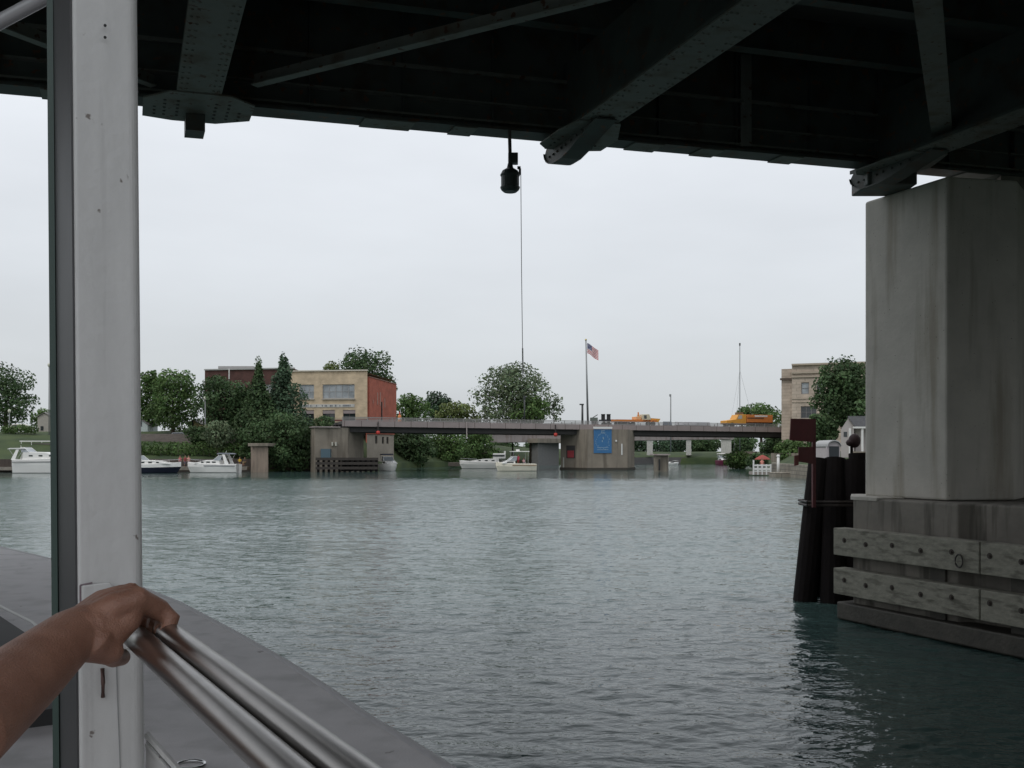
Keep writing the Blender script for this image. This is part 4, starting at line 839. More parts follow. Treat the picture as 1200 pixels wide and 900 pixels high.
# ------------------------------------------------------------------ people (small, far away)
skin = mat('skin', (.42, .22, .14), .5, var=.08, vscale=30)
def fuse(o, voxel, sm=4):
    r = o.modifiers.new('remesh', 'REMESH'); r.mode = 'VOXEL'; r.voxel_size = voxel; r.use_smooth_shade = True
    s = o.modifiers.new('smooth', 'SMOOTH'); s.iterations = sm; s.factor = .5
def person(loc, rz, label, shirt, trousers, hair=(.06, .04, .03), pose='stand', group=None, arm=None):
    t = thing('person', label, 'person', loc, rz, group); sit = pose == 'sit'
    h = .45 if sit else .9   # hip height
    b = MB()
    b.tube([(0, 0, h - .05), (0, 0, h + .15), (0, .0, h + .38), (0, 0, h + .52)], [.15, .13, .17, .1], 12, ratio=.62, up=(0, 1, 0), dome=True)
    b.tube([(0, 0, h + .5), (0, 0, h + .65)], [.055, .05], 8)
    b.ell((0, -.01, h + .74), (.078, .095, .115)); b.ell((0, -.1, h + .735), (.016, .022, .02), 6, 5)
    for sx in (-1, 1):
        b.ell((sx * .08, 0, h + .73), (.012, .02, .03), 6, 5)
        if sit: b.tube([(sx * .09, 0, h), (sx * .1, -.42, h + .03), (sx * .1, -.44, .08)], [.085, .06, .042], 8, dome=True)
        else: b.tube([(sx * .09, 0, h), (sx * .1, -.02, .48), (sx * .1, .01, .08)], [.085, .06, .042], 8, dome=True)
        fy = -.5 if sit else -.06; b.tube([(sx * .1, fy + .08, .05), (sx * .1, fy - .08, .035)], [.04, .035], 8, dome=True)
        if arm == 'up' and sx > 0: pa = [(sx * .19, 0, h + .46), (sx * .34, -.05, h + .35), (sx * .42, -.12, h + .6)]
        elif sit: pa = [(sx * .19, 0, h + .46), (sx * .24, -.03, h + .2), (sx * .15, -.25, h + .12)]
        else: pa = [(sx * .19, 0, h + .46), (sx * .25, .02, h + .18), (sx * .22, -.1, h - .05)]
        b.tube(pa, [.05, .038, .026], 8, dome=True); b.ell(pa[-1], (.035, .03, .05), 8, 6)
    o = b.build('body', skin, t, local=True); fuse(o, .022, 2)
    b = MB(); b.tube([(0, 0, h - .02), (0, 0, h + .15), (0, 0, h + .38), (0, 0, h + .5)], [.175, .16, .19, .11], 14, ratio=.68, up=(0, 1, 0), dome=True)
    for sx in (-1, 1): b.tube([(sx * .15, 0, h + .46), (sx * .25, 0, h + .3)], [.07, .06], 8)
    b.build('shirt', mat('shirt_cloth', shirt, .8, var=.1), t, local=True, smooth=True)
    b = MB()
    for sx in (-1, 1):
        if sit: b.tube([(sx * .09, .02, h), (sx * .1, -.4, h + .03)], [.105, .085], 10, dome=True)
        else: b.tube([(sx * .085, 0, h + .02), (sx * .1, 0, .5), (sx * .1, 0, .12)], [.11, .08, .065], 10)
    b.build('trousers', mat('trouser_cloth', trousers, .8, var=.1), t, local=True, smooth=True)
    b = MB(); b.ell((0, .015, h + .78), (.088, .1, .095)); b.build('hair', mat('hair', hair, .8), t, local=True, smooth=True)
    return t

# ------------------------------------------------------------------ boats
def hull(L_, B_, H_, bow=1, transom=.0, sheer=.25, flare=.85, two=False):
    """hull with the bow towards +x, waterline at z=0"""
    st = []; n = 14
    for i in range(n + 1):
        u = i / n; x = -L_ / 2 + L_ * u; half = B_ / 2 * (1 if u < .5 else max(.02, math.cos((u - .5) * math.pi) ** .65)) * (.92 + .08 * min(1, u * 3))
        top = H_ * (1 + sheer * u ** 2); wl = half * (flare - .5 * max(0, u - .55)); xs = x - (.10 * L_ * max(0, u - .6) / .4)
        st.append([(xs, 0, -.35), (xs, wl * .6, -.25), ((x + xs) / 2 if u > .6 else x, wl, 0), (x, half * .97, top * .6), (x, half, top), (x, half * .97, top + .03), (x, 0, top + .1)])
    b = MB(); m = 7; vs = []
    for s in st: vs += s + [(p[0], -p[1], p[2]) for p in s]
    fs = []
    for i in range(n):
        a = i * 14; c = a + 14
        for k in range(6): fs.append((a + k, a + k + 1, c + k + 1, c + k)); fs.append((a + 7 + k, c + 7 + k, c + 8 + k, a + 8 + k))
    fs.append(tuple(range(0, 7)) + tuple(range(12, 6, -1))[:0]); fs.append((0, 1, 2, 3, 4, 5, 6)); fs.append((7, 13, 12, 11, 10, 9, 8))
    a = n * 14; fs.append((a, a + 6, a + 5, a + 4, a + 3, a + 2, a + 1)); fs.append((a + 7, a + 8, a + 9, a + 10, a + 11, a + 12, a + 13))
    fs = [f for f in fs if len(f) > 2]; b.add(vs, fs)
    if two:
        b.m = [0 if sum(vs[i][2] for i in f) / len(f) < H_ * .72 else 1 for f in fs]
    return b
def boat(px, Y, L_, label, rz=0.0, hm=None, H_=1.0, B_=2.6, cabin=None, wind=True, arch=False, canopy=None, stripe=None, group='pleasure boats moored in the basin', name='motor_boat', hardtop=False, fly=False):
    p = W(px, 0, Y); t = thing(name, label, 'boat', (p.x, p.y, 0), rz, group); hm = hm or gel
    lb_(hull(L_, B_, H_, two=hm is navy), 'hull', [hm, gel] if hm is navy else hm, t)
    if stripe:
        b = MB()
        for s_ in (-1, 1): b.beam((-L_ * .49, s_ * B_ / 2 * 1.0, H_ * .82), (L_ * .12, s_ * B_ / 2 * 1.005, H_ * .84), .04, .14)
        lb_(b, 'rub_rail', stripe, t)
    c0_, c1_ = (-L_ * .18, L_ * .33) if cabin is None else cabin
    ch = H_ * .62
    b = MB(); w0 = B_ * .40
    prof = [(c0_, H_ * .98), (c0_ + .1, H_ + ch), (c0_ + (c1_ - c0_) * .5, H_ + ch * .95), (c1_ - .2, H_ * 1.22), (c1_, H_ * 1.1)]
    b.extr([(x, -w0, z) for x, z in prof], (0, 2 * w0, 0)); lb_(b, 'cabin', gel, t, bevel=.08)
    for k in (0, 1, 2)[:2 if L_ < 8 else 3]:
        xx = c0_ + (c1_ - c0_) * (.15 + .22 * k)
        for s_ in (-1, 1): lb_(MB().box((xx + .3, s_ * (w0 + .01), H_ + ch * .5), (.55 if k < 2 else .4, .04, .2)), 'porthole', glass_d, t)
    if wind:
        b = MB(); zt_ = H_ + ch; b.extr([(c0_ - .1, -w0, zt_ - .1), (c0_ + 1.0, -w0, zt_ - .05), (c0_ + .25, -w0 * .85, zt_ + .62), (c0_ - .3, -w0 * .85, zt_ + .6)], (0, 0.03, 0)); b.extr([(c0_ - .1, w0, zt_ - .1), (c0_ + 1.0, w0, zt_ - .05), (c0_ + .25, w0 * .85, zt_ + .62), (c0_ - .3, w0 * .85, zt_ + .6)], (0, .03, 0))
        b.add([(c0_ + 1.0, -w0, zt_ - .05), (c0_ + 1.0, w0, zt_ - .05), (c0_ + .25, w0 * .85, zt_ + .62), (c0_ + .25, -w0 * .85, zt_ + .62)], [(0, 1, 2, 3)]); ws = lb_(b, 'windshield', glass_l, t)
        b = MB()
        for s_ in (-1, 1): b.tube([(c0_ + 1.0, s_ * w0, zt_ - .03), (c0_ + .25, s_ * w0 * .86, zt_ + .64), (c0_ - .3, s_ * w0 * .86, zt_ + .62)], .035, 6)
        b.tube([(c0_ + .25, -w0 * .86, zt_ + .64), (c0_ + .25, w0 * .86, zt_ + .64)], .035, 6); lb_(b, 'frame', gel, ws)
    if arch:
        b = MB(); xa = c0_ - L_ * .1
        for s_ in (-1, 1): b.extr([(xa - .6, s_ * B_ * .44, H_), (xa, s_ * B_ * .44, H_), (xa + .5, s_ * B_ * .38, H_ + 1.55), (xa + .1, s_ * B_ * .38, H_ + 1.55)], (0, -s_ * .1, 0))
        b.bb(xa + .1, xa + .5, -B_ * .38, B_ * .38, H_ + 1.47, H_ + 1.6); lb_(b, 'radar_arch', gel, t, bevel=.03)
        lb_(MB().tube([(xa + .3, 0, H_ + 1.6), (xa + .2, 0, H_ + 2.1)], .03, 6), 'antenna', white_p, t)
    if canopy:
        b = MB(); xa = c0_ - L_ * .22; xb = c0_ + .5; zc = H_ + 1.72
        b.extr([(xa, -B_ * .4, zc - .12), (xa + .3, -B_ * .4, zc), (xb - .3, -B_ * .4, zc + .04), (xb, -B_ * .4, zc - .1), (xb, -B_ * .4, zc - .16), (xa, -B_ * .4, zc - .18)], (0, B_ * .8, 0)); cv = lb_(b, 'canopy', canopy, t, bevel=.04)
        b = MB()
        for s_ in (-1, 1):
            for x_ in (xa + .2, xb - .2): b.tube([((xa + xb) / 2, s_ * B_ * .42, H_), (x_, s_ * B_ * .4, zc - .1)], .025, 6)
        lb_(b, 'frame', chrome, cv)
    if hardtop:
        b = MB(); zc = H_ + 2.0; b.bb(c0_ - 2.3, c0_ + .6, -B_ * .42, B_ * .42, zc, zc + .14); ht = lb_(b, 'hardtop', gel, t, bevel=.05)
        b = MB()
        for s_ in (-1, 1):
            for x_ in (c0_ - 2.1, c0_ + .4): b.tube([(x_, s_ * B_ * .38, H_), (x_, s_ * B_ * .38, zc)], .04, 6)
        lb_(b, 'support', chrome, ht); lb_(MB().lathe((c0_ - .6, 0, zc + .14), [(.3, 0), (.33, .15), (.3, .28)], 12), 'radar', gel, ht)
    if fly:
        b = MB(); b.bb(c0_ - 1.2, c0_ + 1.2, -B_ * .36, B_ * .36, H_ + ch, H_ + ch + 1.0); fl = lb_(b, 'wheelhouse', gel, t, bevel=.08)
        lb_(MB().bb(c0_ - 1.0, c0_ + 1.23, -B_ * .37, B_ * .37, H_ + ch + .4, H_ + ch + .72), 'window', glass_d, fl)
        lb_(MB().bb(c0_ - 1.25, c0_ - .9, -B_ * .3, B_ * .3, H_ + ch + 1.0, H_ + ch + 1.45), 'mast', gel, fl)
    # bow rail
    b = MB()
    for s_ in (-1, 1):
        pts = [(L_ * u - L_ / 2, s_ * B_ / 2 * max(.05, math.cos((u - .5) * math.pi) ** .65) * .93, H_ * (1 + .25 * u * u) + .5) for u in (.6, .7, .8, .9, .97)]
        b.tube(pts, .02, 5)
        for q in pts[::2]: b.tube([q, (q[0], q[1], q[2] - .5)], .016, 5)
    lb_(b, 'bow_rail', chrome, t)
    return t
boat(58, 146, 9.6, 'white cabin cruiser with a square port moored left of the white post', 0.05, H_=1.9, B_=3.4, arch=True, wind=True, canopy=mat('white_canopy', (.7, .7, .68), .7), cabin=(-3.4, 3.0), stripe=mat('grey_stripe', (.25, .25, .25), .4))
boat(170, 146, 11.0, 'navy hulled white topped cruiser with its bow to the right', -.06, H_=1.15, B_=3.0, hm=navy, arch=True, cabin=(-.9, 4.2), group='pleasure boats moored in the basin')
boat(250, 149, 8.0, 'white cruiser with blue grey canopy and its bow to the left', math.pi - .08, H_=1.15, B_=2.8, arch=True, canopy=canvas_g, stripe=mat('grey_stripe_b', (.2, .21, .22), .4))
boat(456, 163, 5.6, 'small white boat with navy canopy beside the timber fender', -1.15, H_=1.0, B_=2.3, canopy=canvas_n, wind=True)
boat(564, 186, 8.2, 'white wheelhouse boat with its bow to the left under the span', math.pi + .02, H_=1.1, B_=2.7, fly=True, cabin=(-3.4, 2.4), wind=False)
boat(604, 161, 6.6, 'cream cabin boat with white hardtop and people aboard', math.pi + .22, hm=cream, H_=1.05, B_=2.7, hardtop=True, cabin=(.2, 2.5), wind=True, stripe=mat('tan_stripe', (.3, .2, .12), .5))
boat(847, 236, 3.6, 'small maroon runabout with a white cover near the right bank', -1.2, hm=mat('maroon_gelcoat', (.13, .02, .05), .3), H_=1.0, B_=2.2, canopy=mat('white_canvas', (.7, .68, .66), .8))
boat(787, 236, 3.4, 'tiny white skiff behind the square mooring pillar', .05, H_=.45, B_=1.5, wind=False, cabin=(-.6, .8))
# white low dinghy ends in far reeds
pB_ = W(608, 0, 161)
person((pB_.x - .1, 160.9, .9), .3, 'person in red shirt standing under the hardtop of the cream boat', (.6, .08, .13), (.25, .05, .04), pose='stand')
person((pB_.x + .8, 161.4, .8), .6, 'person in pink shirt beside the helm of the cream boat', (.7, .4, .42), (.3, .3, .35), pose='sit')
person((pB_.x - 1.1, 161.2, .8), -.4, 'person in white shirt sitting at the left side of the cream boat', (.7, .7, .7), (.08, .08, .12), pose='sit')
person(W(281, 546, 153) + Vector((0, 0, .95 - W(281, 546, 153).z)), .2, 'person in yellow shirt on the dock right of the white cruiser', (.6, .42, .05), (.04, .04, .05), pose='sit')
person(W(287, 546, 153) + Vector((0, 0, .95 - W(287, 546, 153).z)), -.3, 'person in dark shirt sitting on the dock beside the stone pillar', (.06, .05, .04), (.3, .25, .12), pose='sit')
for i, (px, lb, c_) in enumerate([(211, 'person in rose shirt on the dock right of the navy cruiser', (.45, .15, .15)), (217, 'person in dark red shirt on the dock between the two cruisers', (.25, .05, .05)), (221, 'person in salmon shirt on the dock behind the bow of the white cruiser', (.6, .3, .25))]):
    p = W(px, 545, 150.5); person((p.x, p.y, .75), .3 * i, lb, c_, (.12, .1, .12))
# wooden dock with reeds left of the wheelhouse boat
b = MB(); b.bb(WX(526, 192), WX(556, 192), 190, 194, .3, 1.0); tag(b.build('wooden_jetty', mat('dark_jetty_wood', (.1, .085, .07), .9, var=.3)), 'dark wooden jetty left of the white wheelhouse boat', 'jetty')

# ------------------------------------------------------------------ right bank
wall_seg('stone_seawall', 'tan stone block seawall on the right bank below the dark red boards', [(37.5, 140), (35.3, 132), (34.0, 118), (33.4, 108), (34.2, 80), (35.5, 40)], -1.5, 1.55, .8, stone_blk)
b = MB(); b.bb(WX(901, 122), WX(950, 122), 119, 122, -1.0, .55); tag(b.build('stone_quay', stone_blk, bevel=.08), 'low stepped stone quay at the foot of the right seawall', 'quay')
t = thing('lattice_dock', 'white railed landing dock under the red brown umbrella', 'dock', (WX(892, 128), 128, 0))
Y = 127; xa, xb = WX(882, Y), WX(902, Y)
b = MB(); b.bb(xa, xb, Y - .5, Y + 2, .1, .5); b.build('float', mat('dock_float', (.3, .27, .24), .9), t)
for z0_, z1_ in ((.7, 1.0), (1.2, 1.42), (.5, .62)):
    b = MB(); b.bb(xa, xb, Y - .5, Y - .42, z0_, z1_); b.build('rail', white_p, t)
for i in range(5):
    b = MB(); x = xa + (xb - xa) * i / 4; b.bb(x - .08, x + .08, Y - .55, Y - .37, .1, 2.0 if i == 0 else 1.45); b.build('post', white_p, t)
t = thing('patio_umbrella', 'red brown patio umbrella above the white dock', 'umbrella', (WX(893.5, 130), 130, .5))
x = WX(893.5, 130); b = MB(); b.lathe((x, 130, WZ(538.5, 130)), [(1.05, 0), (1.0, .1), (.5, .42), (.05, .62)], 8); b.build('canopy', mat('rust_canvas', (.3, .06, .045), .8, var=.15), t)
b = MB(); b.tube([(x, 130, .5), (x, 130, WZ(534, 130))], .04, 6); b.build('pole', pole_g, t)
p = (WX(893, 127.6), 127.6, .5); person(p, 0, 'person in pink shirt standing on the white landing dock', (.6, .25, .2), (.2, .2, .25))
t, p, zt = post_thing('white_piling', 'white painted piling on the stone seawall right of the umbrella', 'post', 912, 535.5, 548, 121, .16, white_p, base=.5)
b = MB(); b.lathe((p.x, p.y, zt), [(.2, 0), (.22, .15), (.1, .3)], 10); b.build('cap', white_p, t)
wall_seg('garden_wall', 'low tan garden wall in the grass above the right quay', [W(905, 0, 152)[:2], W(940, 0, 146)[:2]], 1.5, WZ(531, 150), .5, conc_far)
wall_seg('parapet_wall', 'low grey wall on the right bank above the waterside bush', [W(860, 0, 200)[:2], W(886, 0, 196)[:2]], 1.5, WZ(529, 198), .5, conc_far)

# ------------------------------------------------------------------ near bridge overhead
K = [Vector((-4.49, 13.9)), Vector((.80, 15.4)), Vector((6.2, 16.85))]
ND = (K[2] - K[0]).normalized(); FB = Vector((.365, -.931)).normalized()
def NP(base, t, z, s=0.0):
    q = base + FB * t + ND * s; return Vector((q.x, q.y, z))
nb_ = thing('overhead_bridge', 'dark steel girder bridge overhead with riveted floor beams', 'bridge', (0, 8, 8))
E0 = K[0] - ND * 26; E1 = K[0] + ND * 46
WIDE = 16.2
def strip(mb, t0, t1, z0, z1, s0=-26.0, s1=46.0):
    vs = [NP(K[0], t, z, s) for s in (s0, s1) for t in (t0, t1) for z in (z0, z1)]
    mb.add(vs, [(0, 1, 3, 2), (4, 6, 7, 5), (0, 4, 5, 1), (2, 3, 7, 6), (1, 5, 7, 3), (0, 2, 6, 4)])
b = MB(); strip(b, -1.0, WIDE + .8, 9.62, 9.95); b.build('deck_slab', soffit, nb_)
b = MB(); strip(b, -.02, .02, 7.94, 9.62); b.build('outer_girder_web', steel, nb_)
b = MB(); strip(b, -.2, .2, 7.9, 7.94); b.build('outer_girder_flange', steel, nb_)
b = MB(); strip(b, .02, .14, 8.02, 8.05); strip(b, .02, .14, 8.3, 8.32); b.build('outer_girder_ledge', steel_lt, nb_)
b = MB(); strip(b, WIDE - .02, WIDE + .02, 7.94, 9.62); b.build('inner_girder_web', steel, nb_)
b = MB(); strip(b, WIDE - .2, WIDE + .2, 7.9, 7.94); b.build('inner_girder_flange', steel, nb_)
for i in range(-4, 8):                                       # riveted cover plates under the flange
    s = 1.35 + i * 5.5 if i % 2 else 3.7 + i * 2.75
for s_, w_ in ((2.35, .75), (3.7, .35), (6.6, .5), (7.75, .4), (-2.0, .7), (-4.2, .5), (12.8, .6), (9.2, .4), (-7.2, .6)):
    b = MB(); strip(b, -.205, .205, 7.878, 7.897, s_, s_ + w_); b.build('cover_plate', steel_lt, nb_)
b = MB(); strip(b, .1, .15, 8.72, 8.77); b.build('conduit', steel_lt, nb_)
for i in range(-4, 14):
    b = MB(); strip(b, .03, .12, 8.0, 9.6, i * 1.37 + .2, i * 1.37 + .215); b.build('web_stiffener', steel, nb_)
for t_ in (1.35, 3.0, 4.7, 6.4, 8.1, 9.8, 11.0):
    b = MB(); strip(b, t_ - .012, t_ + .012, 9.05, 9.6); strip(b, t_ - .1, t_ + .1, 9.03, 9.05); b.build('stringer', steel, nb_)
def fbeam(base, rounded, k):
    root = nb_
    def st(mb, s0, s1, t0, t1, z0, z1):
        vs = [NP(base, t, z, s) for s in (s0, s1) for t in (t0, t1) for z in (z0, z1)]; mb.add(vs, [(0, 1, 3, 2), (4, 6, 7, 5), (0, 4, 5, 1), (2, 3, 7, 6), (1, 5, 7, 3), (0, 2, 6, 4)])
    b = MB(); st(b, -.015, .015, .04, WIDE - .05, 7.86, 9.05); st(b, -.29, .29, .9, WIDE - .4, 7.815, 7.855); fb = b.build('floor_beam', steel, root)
    b = MB(); st(b, -.285, .285, .86, WIDE - .4, 7.79, 7.812)
    for i in range(26):
        for s_ in (-.24, -.17, .17, .24): b.lathe(NP(base, 1.0 + i * .19, 7.776, s_), [(.008, 0), (.018, .007), (.02, .016)], 6)
    b.build('bottom_plate', steel_lt, fb)
    # gusset plate at the girder
    b = MB(); g = [(-.42, .1), (-.42, .8), (-.32, 1.3), (.32, 1.3), (.62, .6), (.62, .02), (.25, -.1), (-.25, -.1)] if rounded else [(-.7, -.2), (-.7, .55), (-.35, .9), (.4, .9), (.75, .6), (.75, -.05), (.3, -.3), (-.3, -.3)]
    b.extr([NP(base, t, 7.77, s) for s, t in g], (0, 0, .022)); b.cur = 1
    for s_ in (-.55, -.42, -.25, .25, .42, .58):
        for t_ in (-.05, .1, .25, .4, .55):
            if abs(s_) > (.35 if rounded else .5) and t_ > .3: continue
            if rounded and (s_ < -.36 or t_ < .05 or s_ > .5): continue
            p = NP(base, t_, 7.755, s_); b.lathe(p, [(.012, 0), (.022, .008), (.024, .016)], 6)
    gp = b.build('gusset_plate', [steel_lt, steel], fb)
    # end bracket hanging below
    if not rounded:
        b = MB(); st(b, -.13, .13, -.28, .1, 7.53, 7.765); b.build('hanger', steel, fb)
    else:
        b = MB()
        prof = [(-.42, 7.93), (-.42, 7.87), (-.33, 7.86)] + [(.02 - .42 * math.cos(an), 7.80 - .25 * math.sin(an)) for an in [R(q) for q in (5, 22, 40, 58, 75, 90)]] + [(.3, 7.545), (.6, 7.59), (1.0, 7.68), (1.5, 7.77), (1.5, 7.93)]
        for s_ in (-.13, .11):
            b.extr([NP(base, t, z, s_) for t, z in prof], tuple((ND * .02).to_3d()))
        pr2 = prof[3:-1]
        for (t0, z0), (t1, z1) in zip(pr2, pr2[1:]):
            vs = [NP(base, t, z, s_) for s_ in (-.16, .16) for (t, z) in ((t0, z0 - .02), (t1, z1 - .02), (t1, z1), (t0, z0))]; b.add(vs, [(0, 1, 2, 3), (4, 7, 6, 5), (0, 4, 5, 1), (1, 5, 6, 2), (2, 6, 7, 3), (3, 7, 4, 0)])
        for t_ in (-.2, -.05, .1, .25, .4, .6, .8, 1.0): b.ell(NP(base, t_, 7.68 + .05 * max(0, t_), -.14), (.022, .022, .022), 6, 4)
        bk = b.build('end_bracket', steel, fb)
        b = MB(); st(b, -.10, .10, -.39, -.37, 7.66, 7.85); b.build('end_plate', mat('pale_steel', (.42, .42, .38), .6, var=.2, vscale=4), fb)
fbeam(K[0], False, 1); fbeam(K[1], True, 2); fbeam(K[2], True, 3); fbeam(K[0] - (K[1] - K[0]), False, 4); fbeam(K[2] + (K[2] - K[1]), True, 5)
def brace(p, q, wd, name='lateral_brace', m=None, z=8.0):
    b = MB(); b.beam((p[0], p[1], z), (q[0], q[1], z), wd, .02); b.beam((p[0], p[1], z + .08), (q[0], q[1], z + .08), .02, .14); b.build(name, m or steel_lt, nb_)
def atz(px, py, z=8.0):
    Y = (EYE - z) * FPX / (py - HY); return Vector((WX(px, Y), Y))
a_, c_ = atz(298, 100), atz(700, 0); brace(a_, a_ + (c_ - a_) * 2.2, .13)
a_, c_ = atz(1012, 190), atz(960, 20); 
a_, c_ = atz(1106, 175), atz(1087, 0); brace(a_ , a_ + (c_ - a_) * 1.5, .3)
a_, c_ = atz(60, 30), atz(0, 6); brace(K[0] + Vector((-.4, -.5)), K[0] - (K[1] - K[0]) + FB * 4.5, .13)
b = MB()
for i in range(4): p = NP(K[1], .06, 8.5, 2.6 + i * .0)
p0 = NP(K[1], .1, 8.0, 3.1); b.bb(p0.x - .09, p0.x + .09, p0.y - .1, p0.y - .02, 8.0, 9.5); b.build('web_post', steel_lt, nb_)

# hanging navigation light under the girder
q = W(597, 150, 14.9); lp = thing('hanging_lamp', 'dark round navigation lamp hanging from the bridge on a rod', 'lamp', (q.x, q.y, WZ(225, q.y)))
lamp_m = mat('lamp_housing', (.05, .065, .062), .5, var=.2, vscale=8)
Yq = q.y
b = MB(); b.tube([(q.x, Yq, 7.9), (q.x + .01, Yq, WZ(182, Yq))], .028, 10); b.build('rod', mat('rusty_rod', (.1, .09, .085), .6), lp)
b = MB(); b.bb(q.x - .02, q.x + .13, Yq - .07, Yq + .07, WZ(192, Yq), WZ(180, Yq)); b.build('junction_box', lamp_m, lp, bevel=.01)
zl = WZ(225, Yq); hgt = WZ(196, Yq) - zl
b = MB(); b.lathe((q.x + .01, Yq, zl), [(.10, 0), (.135, .03), (.15, .06), (.15, .075), (.138, .085), (.138, hgt * .62), (.15, hgt * .66), (.15, hgt * .7), (.12, hgt * .85), (.05, hgt * .97), (.035, hgt * 1.15)], 20); b.build('housing', lamp_m, lp, smooth=False)
b = MB(); b.bb(q.x + .12, q.x + .17, Yq - .02, Yq + .02, zl + hgt * .93, zl + hgt * 1.03); b.bb(q.x + .14, q.x + .17, Yq - .015, Yq + .015, zl + hgt * .7, zl + hgt * .95); b.build('cord_bracket', lamp_m, lp)
b = MB(); b.tube([(q.x + .172, Yq, zl + hgt * .95), W(611.2, 320, Yq), W(612.4, 412, Yq)], .006, 6); b.build('pull_cord', mat('pale_cord', (.45, .45, .45), .7), lp)
b = MB(); b.tube([W(612.4, 408, Yq), W(612.8, 438, Yq)], .011, 8); b.build('cord_handle', white_p, lp)

# ------------------------------------------------------------------ near pier on the right
pr = thing('concrete_pier', 'tall grey concrete bridge pier with a pointed nose at the right', 'pier', (8, 17.5, 0))
colp = [(6.43, 17.86), (7.18, 16.2), (8.47, 16.45), (9.6, 18.0), (9.4, 20.5), (7.75, 20.4)]
b = MB(); b.prism(colp, 2.2, 7.56); b.build('column', conc, pr, bevel=.04)
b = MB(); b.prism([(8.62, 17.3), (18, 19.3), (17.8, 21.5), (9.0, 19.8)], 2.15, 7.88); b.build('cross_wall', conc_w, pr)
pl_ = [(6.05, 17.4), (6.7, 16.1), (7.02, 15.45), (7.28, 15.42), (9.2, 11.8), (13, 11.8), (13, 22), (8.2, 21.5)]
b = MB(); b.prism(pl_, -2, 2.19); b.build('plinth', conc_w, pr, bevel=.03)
b = MB(); b.prism([(6.02, 17.45), (6.28, 16.9), (6.75, 16.9), (6.75, 18.5), (6.4, 18.5)], 2.16, 2.215); b.build('ledge', conc, pr)
b = MB(); b.bb(6.05, 6.9, 16.7, 17.5, 7.56, 7.78); b.bb(6.1, 6.85, 16.75, 17.45, 7.78, 7.88); b.build('bearing', steel, pr, bevel=.02)
sw = thing('light_blocking_wall', 'high stained concrete wall added at the right, outside the view, to block light', 'wall', (10.5, 0, -1))  # unseen wall added to keep light from the right off pier and water
b = MB(); b.prism([(9.6, 11.2), (9.6, -26), (11, -26), (11, 11.2)], -2, 7.6); b.build('wall', conc_w, sw)
b = MB(); b.prism([(9.5, 11.25), (9.5, -26), (11.1, -26), (11.1, 11.25)], 7.6, 7.85); b.build('coping', conc, sw)
fn = thing('pier_fender', 'grey bolted timber fender beams along the near bridge pier', 'fender', (6.5, 15.8, 0))
F0 = Vector((5.73, 17.5)); F1 = Vector((7.3, 14.0)); FD = (F1 - F0).normalized(); FN = Vector((FD.y, -FD.x)); FL = (F1 - F0).length
FN = FN if FN.dot(Vector((-1, -1))) > 0 else -FN
def fpt(u, z, out=0.0): q = F0 + FD * u + FN * out; return Vector((q.x, q.y, z))
uS = .0
for px in range(0, 1):
    pass
k1148 = (1148 - 600) / FPX; uS = (k1148 * F0.y - F0.x) / (FD.x - k1148 * FD.y)
for (z0, z1) in ((1.175, 1.655), (.485, .945)):
    for (u0, u1) in ((0, uS - .012), (uS + .012, uS + 4.2)):
        b = MB(); vs = [fpt(u, z, o) for u in (u0, u1) for o in (-.28, 0) for z in (z0, z1)]
        b.add(vs, [(0, 1, 3, 2), (4, 6, 7, 5), (0, 4, 5, 1), (2, 3, 7, 6), (1, 5, 7, 3), (0, 2, 6, 4)]); bm_ = b.build('fender_beam', timber, fn, bevel=.015)
        for px in (990, 1013, 1044, 1080, 1117, 1158, 1195):
            kk = (px - 600) / FPX; u = (kk * F0.y - F0.x) / (FD.x - kk * FD.y)
            if u0 < u < u1:
                p = fpt(u + .03 * math.sin(px), (z0 + z1) / 2 + .03 + .025 * math.sin(px * 3.1), 0); b = MB(); b.tube([p - FN.to_3d() * .004, p + FN.to_3d() * .006], .046, 12); b.tube([p, p + FN.to_3d() * .03], .022, 6); b.build('bolt', mat('rusty_bolt', (.05, .04, .032), .7), bm_)
b = MB(); vs = [fpt(u, z, o) for u in (-.05, uS + 4.2) for o in (-.75, -.12) for z in (.02, .33)]; b.add(vs, [(0, 1, 3, 2), (4, 6, 7, 5), (0, 4, 5, 1), (2, 3, 7, 6), (1, 5, 7, 3), (0, 2, 6, 4)]); b.build('lower_beam', timber_wet, fn, bevel=.03)
for u in (.45, 1.9, 3.4, 4.9, 6.4):
    b = MB(); vs = [fpt(u + du, z, o) for du in (0, .3) for o in (-.85, -.285) for z in (-1.5, 1.62)]; b.add(vs, [(0, 1, 3, 2), (4, 6, 7, 5), (0, 4, 5, 1), (2, 3, 7, 6), (1, 5, 7, 3), (0, 2, 6, 4)]); b.build('fender_post', timber_wet, fn)
b = MB(); p = fpt(uS - .35, 1.42, .03)
ring = [p + FD.to_3d() * (.07 * math.cos(a)) + Vector((0, 0, .1 * math.sin(a))) - Vector((0, 0, .08)) for a in [i * 2 * math.pi / 14 for i in range(15)]]
b.tube(ring, .012, 6, cap=False); b.build('mooring_ring', mat('iron_ring', (.05, .045, .04), .6), fn, smooth=True)
